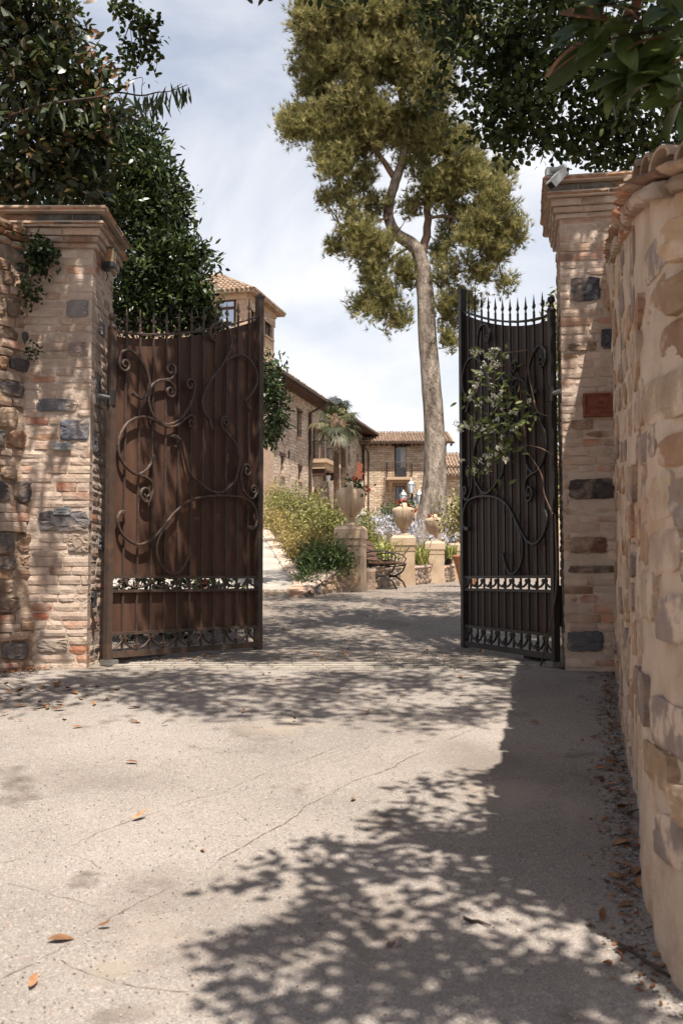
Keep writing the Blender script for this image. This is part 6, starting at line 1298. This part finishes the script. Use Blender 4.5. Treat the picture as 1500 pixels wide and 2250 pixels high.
# laurel behind the left pier
LB = Vector((-2.9, 10.8, gz(10.8))); lcl = [cl(300, 330, 10.6, 70, 50, 0.6), cl(250, 400, 10.4, 70, 70, 0.7), cl(340, 400, 10.4, 55, 55, 0.6), cl(370, 470, 10.4, 42, 50, 0.5), cl(300, 500, 10.3, 80, 70, 0.7), cl(380, 560, 10.2, 60, 50, 0.5), cl(430, 570, 10.3, 30, 20, 0.3), cl(320, 610, 10.1, 80, 60, 0.6), cl(410, 640, 10.1, 60, 45, 0.4), cl(290, 690, 10.0, 70, 40, 0.5), cl(370, 690, 10.1, 80, 36, 0.4), cl(390, 425, 10.4, 20, 16, 0.2), cl(452, 692, 10.3, 22, 18, 0.3), cl(220, 320, 10.7, 60, 50, 0.6), cl(440, 720, 10.3, 50, 24, 0.3), cl(200, 420, 10.5, 70, 60, 0.6)]
tree('laurel_tree', 'dense dark laurel rising between the left pier and the tower', LB, [LB, LB + Vector((0.05, 0, 1.5)), LB + Vector((0.2, -0.1, 3.0)), LB + Vector((0.4, -0.2, 4.4))], 0.13, 0.04, lcl, [('crown', 26000, 0.08, 0.030, 'laurel', dict(six=True, per=9, spread=0.9, up=0.2))])
# laurel at the far edge of the left gate
QB = Vector((-1.9, 13.6, gz(13.6))); QB.z = ramp(13.6); tree('laurel_tree', 'small laurel showing past the free edge of the left gate', QB, [QB, QB + Vector((0.1, 0, 1.2)), QB + Vector((0.5, 0, 2.4)), at(585, 880, 13.4)], 0.05, 0.02, [cl(592, 815, 13.4, 24, 30, 0.3), cl(598, 870, 13.4, 26, 34, 0.3), cl(608, 915, 13.4, 26, 24, 0.25), cl(590, 950, 13.4, 24, 24, 0.25), cl(560, 850, 13.6, 30, 60, 0.3), cl(600, 960, 13.3, 14, 12, 0.15)], [('crown', 2600, 0.085, 0.03, 'laurel', dict(six=True, per=8, spread=0.8))])
# greenery between right gate and right pier
GB = Vector((2.75, 12.5, gz(12.5))); tree('laurel_tree', 'leafy shrub tree glimpsed between the right gate and its pier', GB, [GB, GB + Vector((0, 0, 1)), GB + Vector((-0.05, 0, 2.2)), GB + Vector((0, 0, 3.2))], 0.07, 0.03, [cl(1233, 720, 12.5, 18, 60, 0.4), cl(1250, 800, 12.5, 34, 80, 0.4), cl(1245, 930, 12.6, 36, 70, 0.4), cl(1240, 1060, 12.6, 30, 60, 0.4), cl(1260, 690, 12.6, 36, 50, 0.4)], [('crown', 2600, 0.10, 0.04, 'shrub', dict(six=True, per=8))])
# dark mass of trees behind the left wall: magnolia, with eucalyptus in front
MB0 = Vector((-3.6, 9.4, gz(9.4))); mcl = [cl(60, 60, 9.2, 90, 90, 0.8), cl(118, 60, 9.2, 62, 60, 0.6), cl(40, 180, 9.0, 80, 80, 0.7), cl(120, 170, 9.0, 70, 70, 0.6), cl(190, 160, 9.0, 46, 40, 0.4), cl(215, 210, 9.0, 40, 34, 0.35), cl(60, 300, 8.9, 90, 80, 0.7), cl(150, 290, 9.0, 70, 60, 0.6), cl(215, 270, 9.0, 36, 26, 0.3), cl(90, 390, 8.9, 110, 50, 0.5), cl(20, 420, 8.8, 60, 50, 0.5), cl(180, 360, 9.2, 70, 50, 0.5), cl(158, 70, 9.3, 26, 30, 0.25), cl(10, 20, 8.8, 60, 60, 0.5)]
mcl += [over(gx + rr_.uniform(-0.2, 0.2), gy + rr_.uniform(-0.2, 0.2), 5.4 + rr_.uniform(0, 0.8), rr_.uniform(0.26, 0.5), 0.8) for (gx, gy) in ((-2.7, 6.5), (-2.1, 6.9), (-1.5, 7.2), (-2.6, 7.4), (-1.0, 6.9), (-1.8, 7.6), (-1.2, 7.6), (-2.5, 8.2), (-0.9, 8.8), (-2.7, 9.6), (-1.3, 10.1), (-2.8, 9.0), (-3.2, 7.6), (-1.0, 10.5), (-0.9, 9.4), (-1.6, 10.3), (-2.0, 10.4))]
mcl += [over(gx, gy, 5.6, r, 1.5) for (gx, gy, r) in ((-1.45, 8.85, 0.24), (-2.02, 9.3, 0.14), (-1.7, 9.85, 0.22), (-1.3, 9.5, 0.28), (-1.1, 9.1, 0.28), (-1.0, 9.7, 0.26), (-1.2, 10.1, 0.24))]
mcl += [(x, y, z, r, r, r * 0.8, 0.3) for (x, y, z, r) in ((-5.0, 8.0, 5.0, 1.2), (-5.8, 6.4, 4.6, 1.2), (-6.2, 9.4, 5.2, 1.4))]  # crown widened out of view on the left, added to screen the sky
mag, mbase = tree('magnolia_tree', 'dark magnolia with rust backed leaves behind the left wall', MB0, [MB0, MB0 + Vector((0, 0, 2)), MB0 + Vector((0.15, -0.1, 4)), MB0 + Vector((0.5, -0.4, 5.6)), MB0 + Vector((1.0, -1.0, 6.4))], 0.16, 0.05, mcl, [('crown', 14500, 0.12, 0.05, 'magnolia', dict(six=True, per=8, spread=0.9)), ('small_leaves', 7000, 0.075, 0.045, 'oak', dict(six=True, per=9))])
ML = [leaf_mesh('leaf', M['brownleaf'], 1.0, 0.42, c_, 5) for c_ in (0.1, 0.3)] + [leaf_mesh('leaf', M['nearleaf'], 1.0, 0.42, 0.15, 5)]
for i in range(56):
    x, y = R.choice([(190, 130), (215, 150), (235, 160), (225, 200), (240, 215), (205, 245), (215, 265), (195, 190), (200, 80), (195, 100), (225, 290)]); q = at(x + R.gauss(0, 16), y + R.gauss(0, 14), 8.75 + R.gauss(0, 0.12))
    place_leaf('leaf', R.choice(ML + ML[2:] * 2), mag, q - mbase, (R.uniform(-0.4, 1), R.uniform(-0.7, 0.3), R.uniform(-0.5, 0.7)), (R.uniform(-1, 1), -1, R.uniform(-0.3, 1)), R.uniform(0.07, 0.12))
M['eucaleaf'] = surf('euca_leaf', [(0.3, S(50, 60, 40)), (0.7, S(84, 94, 62))], scale=9, rough=0.5, bump=0, transl=0.25, rndcol=0.25)
EL = [leaf_mesh('leaf', M['eucaleaf'], 1.0, 0.15, c_, 6) for c_ in (0.15, -0.15, 0.3)]
eb = at(20, 255, 8.4); e = empty('eucalyptus_branch', eb, 0, 'thin eucalyptus branch with hanging sickle leaves reaching into the sky', 'branch')
main = [(20, 256), (90, 232), (170, 220), (225, 212), (260, 203), (310, 210), (345, 203), (375, 200), (412, 186)]
mb = MB(); q = limb(mb, [at(x, y, 8.4) - eb for x, y in main], 0.014, 0.003, 6); mb.build('twig', M['darkbark'], e, True)
for i in range(84):
    if i < 36: x, y = R.gauss(335, 18), R.uniform(196, 225)
    elif i < 58: x, y = R.uniform(360, 415), R.uniform(182, 205)
    else: x, y = R.uniform(60, 270), R.uniform(205, 245)
    p = at(x, y, 8.4 + R.uniform(-0.1, 0.1)) - eb; place_leaf('leaf', R.choice(EL), e, p, (R.uniform(-0.45, 0.4), R.uniform(-0.2, 0.2), -1), (R.uniform(-1, 1), R.uniform(-1, 1), 0.1), R.uniform(0.11, 0.21))
for pts in ([(312, 210), (312, 190), (320, 180)], [(285, 178), (312, 170), (312, 190)], [(375, 200), (390, 190), (400, 183)], [(225, 212), (240, 250), (250, 280), (265, 310)]):
    mb = MB(); limb(mb, [at(x, y, 8.4) - eb for x, y in pts], 0.004, 0.002, 5); mb.build('twig', M['darkbark'], e)
for (x, y) in ((292, 178), (262, 285), (268, 300), (255, 270), (246, 262)): place_leaf('leaf', EL[0], e, at(x, y, 8.4) - eb, (R.uniform(-0.2, 0.6), 0, -1), (1, -1, 0), 0.13)
# hanging oak sprig
sb_ = at(280, -15, 8.2); e = empty('oak_sprig', sb_, 0, 'oak sprig with small round leaves hanging from above against the sky', 'branch')
for pts in ([(280, -15), (285, 30), (288, 70), (292, 110)], [(285, 20), (305, 50), (320, 90), (325, 120)], [(283, 60), (275, 90), (285, 130)], [(300, 80), (320, 110), (328, 140)]):
    mb = MB(); limb(mb, [at(x, y, 8.2) - sb_ for x, y in pts], 0.006, 0.002, 5); mb.build('twig', M['darkbark'], e)
oc2 = [cl(x, y, 8.2, rx, ry, 0.12) for (x, y, rx, ry) in ((270, 20, 16, 18), (300, 40, 20, 22), (320, 60, 22, 20), (275, 95, 22, 14), (310, 100, 30, 26), (330, 90, 16, 16), (290, 130, 22, 16), (325, 130, 18, 22), (275, 5, 18, 10), (165, 5, 18, 8))]
foliage('leaves', [(c[0] - sb_.x, c[1] - sb_.y, c[2] - sb_.z) + c[3:] for c in oc2], 620, 0.05, 0.042, M['oak'], e, six=True, per=6, spread=0.8)['kind'] = 'stuff'

# ------------------------------------------------------------------ jasmine on the right gate
jd = (FR - HR).normalized(); jb = HR + jd * 0.1 + Vector((-0.08, -0.03, 0)); jb.z = gz(8.2); e = empty('jasmine_vine', jb, 0, 'flowering jasmine vine climbing over the right gate leaf', 'vine')
nrm = Vector((jd.y, -jd.x, 0)); nrm = nrm if nrm.dot(Vector((-1, -1, 0))) > 0 else -nrm
def jpt(x, y, o=0.06): u, z = unproj(x, y, HR, jd); q = HR + jd * u + nrm * o; q.z = z; return q - jb
stems = [[(1226, 1130), (1215, 1085), (1200, 1040), (1170, 985), (1160, 985)], [(1226, 1000), (1205, 985), (1160, 980), (1120, 1000)], [(1185, 880), (1180, 820), (1172, 770)], [(1172, 770), (1140, 775), (1100, 775)], [(1150, 860), (1110, 900), (1060, 935)], [(1120, 800), (1090, 860), (1080, 930)], [(1130, 900), (1110, 980), (1090, 1040), (1075, 1060)], [(1185, 880), (1200, 905), (1215, 915)], [(1165, 960), (1165, 900), (1150, 820)]]
SQ = []
for pts in stems:
    mb = MB(); q = limb(mb, [jpt(x, y, 0.05 + 0.03 * (i % 2)) for i, (x, y) in enumerate(pts)], 0.006, 0.003, 5); mb.build('stem', M['redbark'], e); SQ += q
mb = MB(); limb(mb, [Vector((0, 0, 0)), jpt(1228, 1300, 0.03), jpt(1226, 1130, 0.03)], 0.008, 0.006, 6); mb.build('stem', M['redbark'], e)
JL = [leaf_mesh('leaf', M['vineleaf'], 1.0, 0.36, c_, 4) for c_ in (0.1, 0.3, -0.1)]
JC = [(1130, 790, 26, 20, 14), (1090, 775, 22, 10, 10), (1110, 830, 40, 26, 34), (1085, 870, 26, 26, 26), (1130, 880, 40, 30, 40), (1100, 930, 40, 26, 36), (1165, 910, 34, 26, 30), (1140, 945, 40, 26, 32), (1070, 940, 20, 10, 10), (1110, 990, 34, 24, 30), (1095, 1025, 30, 20, 22), (1150, 990, 30, 18, 18), (1195, 930, 18, 12, 8), (1125, 1075, 10, 14, 6), (1065, 1030, 14, 8, 6), (1048, 890, 10, 6, 4)]
for (x, y, rx, ry, n) in JC:
    for i in range(int(n * 0.84)):
        p = jpt(R.gauss(x, rx * 0.55), R.gauss(y, ry * 0.6), R.uniform(0.04, 0.20)); d = Vector((R.uniform(-1, 0.8), R.uniform(-0.8, 0.1), R.uniform(-0.6, 0.8))); place_leaf('leaf', R.choice(JL), e, p, d, (R.uniform(-0.6, 0.6), -0.8, R.uniform(0, 1.2)), R.uniform(0.055, 0.095))
fl = []
for k in range(4):
    V, T, kk = leaves(NR.normal(size=(16, 3)) * 0.010, unit(NR.normal(size=(16, 3)) + np.array([0, -0.6, 0.3])), unit(NR.normal(size=(16, 3))), np.full(16, 0.023), np.full(16, 0.012)); fl.append(np_mesh('blossom', V, T, M['jasmine'], np.repeat(NR.random(16), kk)))
for i in range(64):
    x, y, rx, ry, n = R.choice(JC[:12]); p = jpt(R.gauss(x, rx * 0.6), R.gauss(y, ry * 0.6), R.uniform(0.12, 0.23)); link('blossom', R.choice(fl), e, p, (R.uniform(-1, 1), R.uniform(-1, 1), R.uniform(0, 6)), (1, 1, 1))
# litter at the foot of the walls
W_ = [a_wall() for _ in range(480)]
lc = np.array([[x, y, gz(y) + 0.016] for x, y in W_] + [[-2.45 + wu.x * q + wnv.x * (0.1 + abs(R.gauss(0, 0.12))), 8.06 + wu.y * q + wnv.y * (0.1 + abs(R.gauss(0, 0.12))), gz(8.06 + wu.y * q) + 0.016] for q in [R.uniform(0, 1.2) for _ in range(500)]]); n_ = len(lc)
V, T, k = leaves(lc, unit(NR.normal(size=(n_, 3)) * np.array([1, 1, 0.2])), unit(NR.normal(size=(n_, 3)) * 0.4 + np.array([0, 0, 1])), NR.uniform(0.012, 0.05, n_), NR.uniform(0.006, 0.02, n_)); props(link('leaf_litter', np_mesh('leaf_litter', V, T, M['litter'], np.repeat(NR.random(n_) * 0.7, k))), 'crushed brown leaf litter gathered at the foot of both walls', 'leaf litter', None, 'stuff')
# unseen trees added behind the viewpoint to block sky light and deepen the shade
for (x, y, h_, t) in ((-5.5, -7.0, 7.0, 'unseen tree added to block sky light at left behind the viewpoint'), (-0.5, -8.0, 7.5, 'unseen tree added to block sky light straight behind the viewpoint'), (4.8, -7.5, 7.5, 'unseen tree added to block sky light at right behind the viewpoint')):
    b_ = Vector((x, y, gz(y))); tree('sky_block_tree', t, b_, [b_, b_ + Vector((0.1, 0, 2)), b_ + Vector((0, 0.1, 4)), b_ + Vector((0.1, 0, h_ * 0.8))], 0.2, 0.06, [(x + dx, y + dy, gz(y) + dz * h_, 1.8, 1.4, 1.5, 1.0) for (dx, dy, dz) in ((-1.6, 0, 0.35), (1.6, 0, 0.35), (0, 0.2, 0.5), (-1.5, 0, 0.7), (1.5, 0.1, 0.7), (0, 0, 0.9), (0, 0.4, 0.25))], [('crown', 5200, 0.24, 0.15, 'oak', dict(per=8))])
print('objects', len(bpy.data.objects), 'tris', sum(len(m.loop_triangles) or len(m.polygons) for m in bpy.data.meshes))
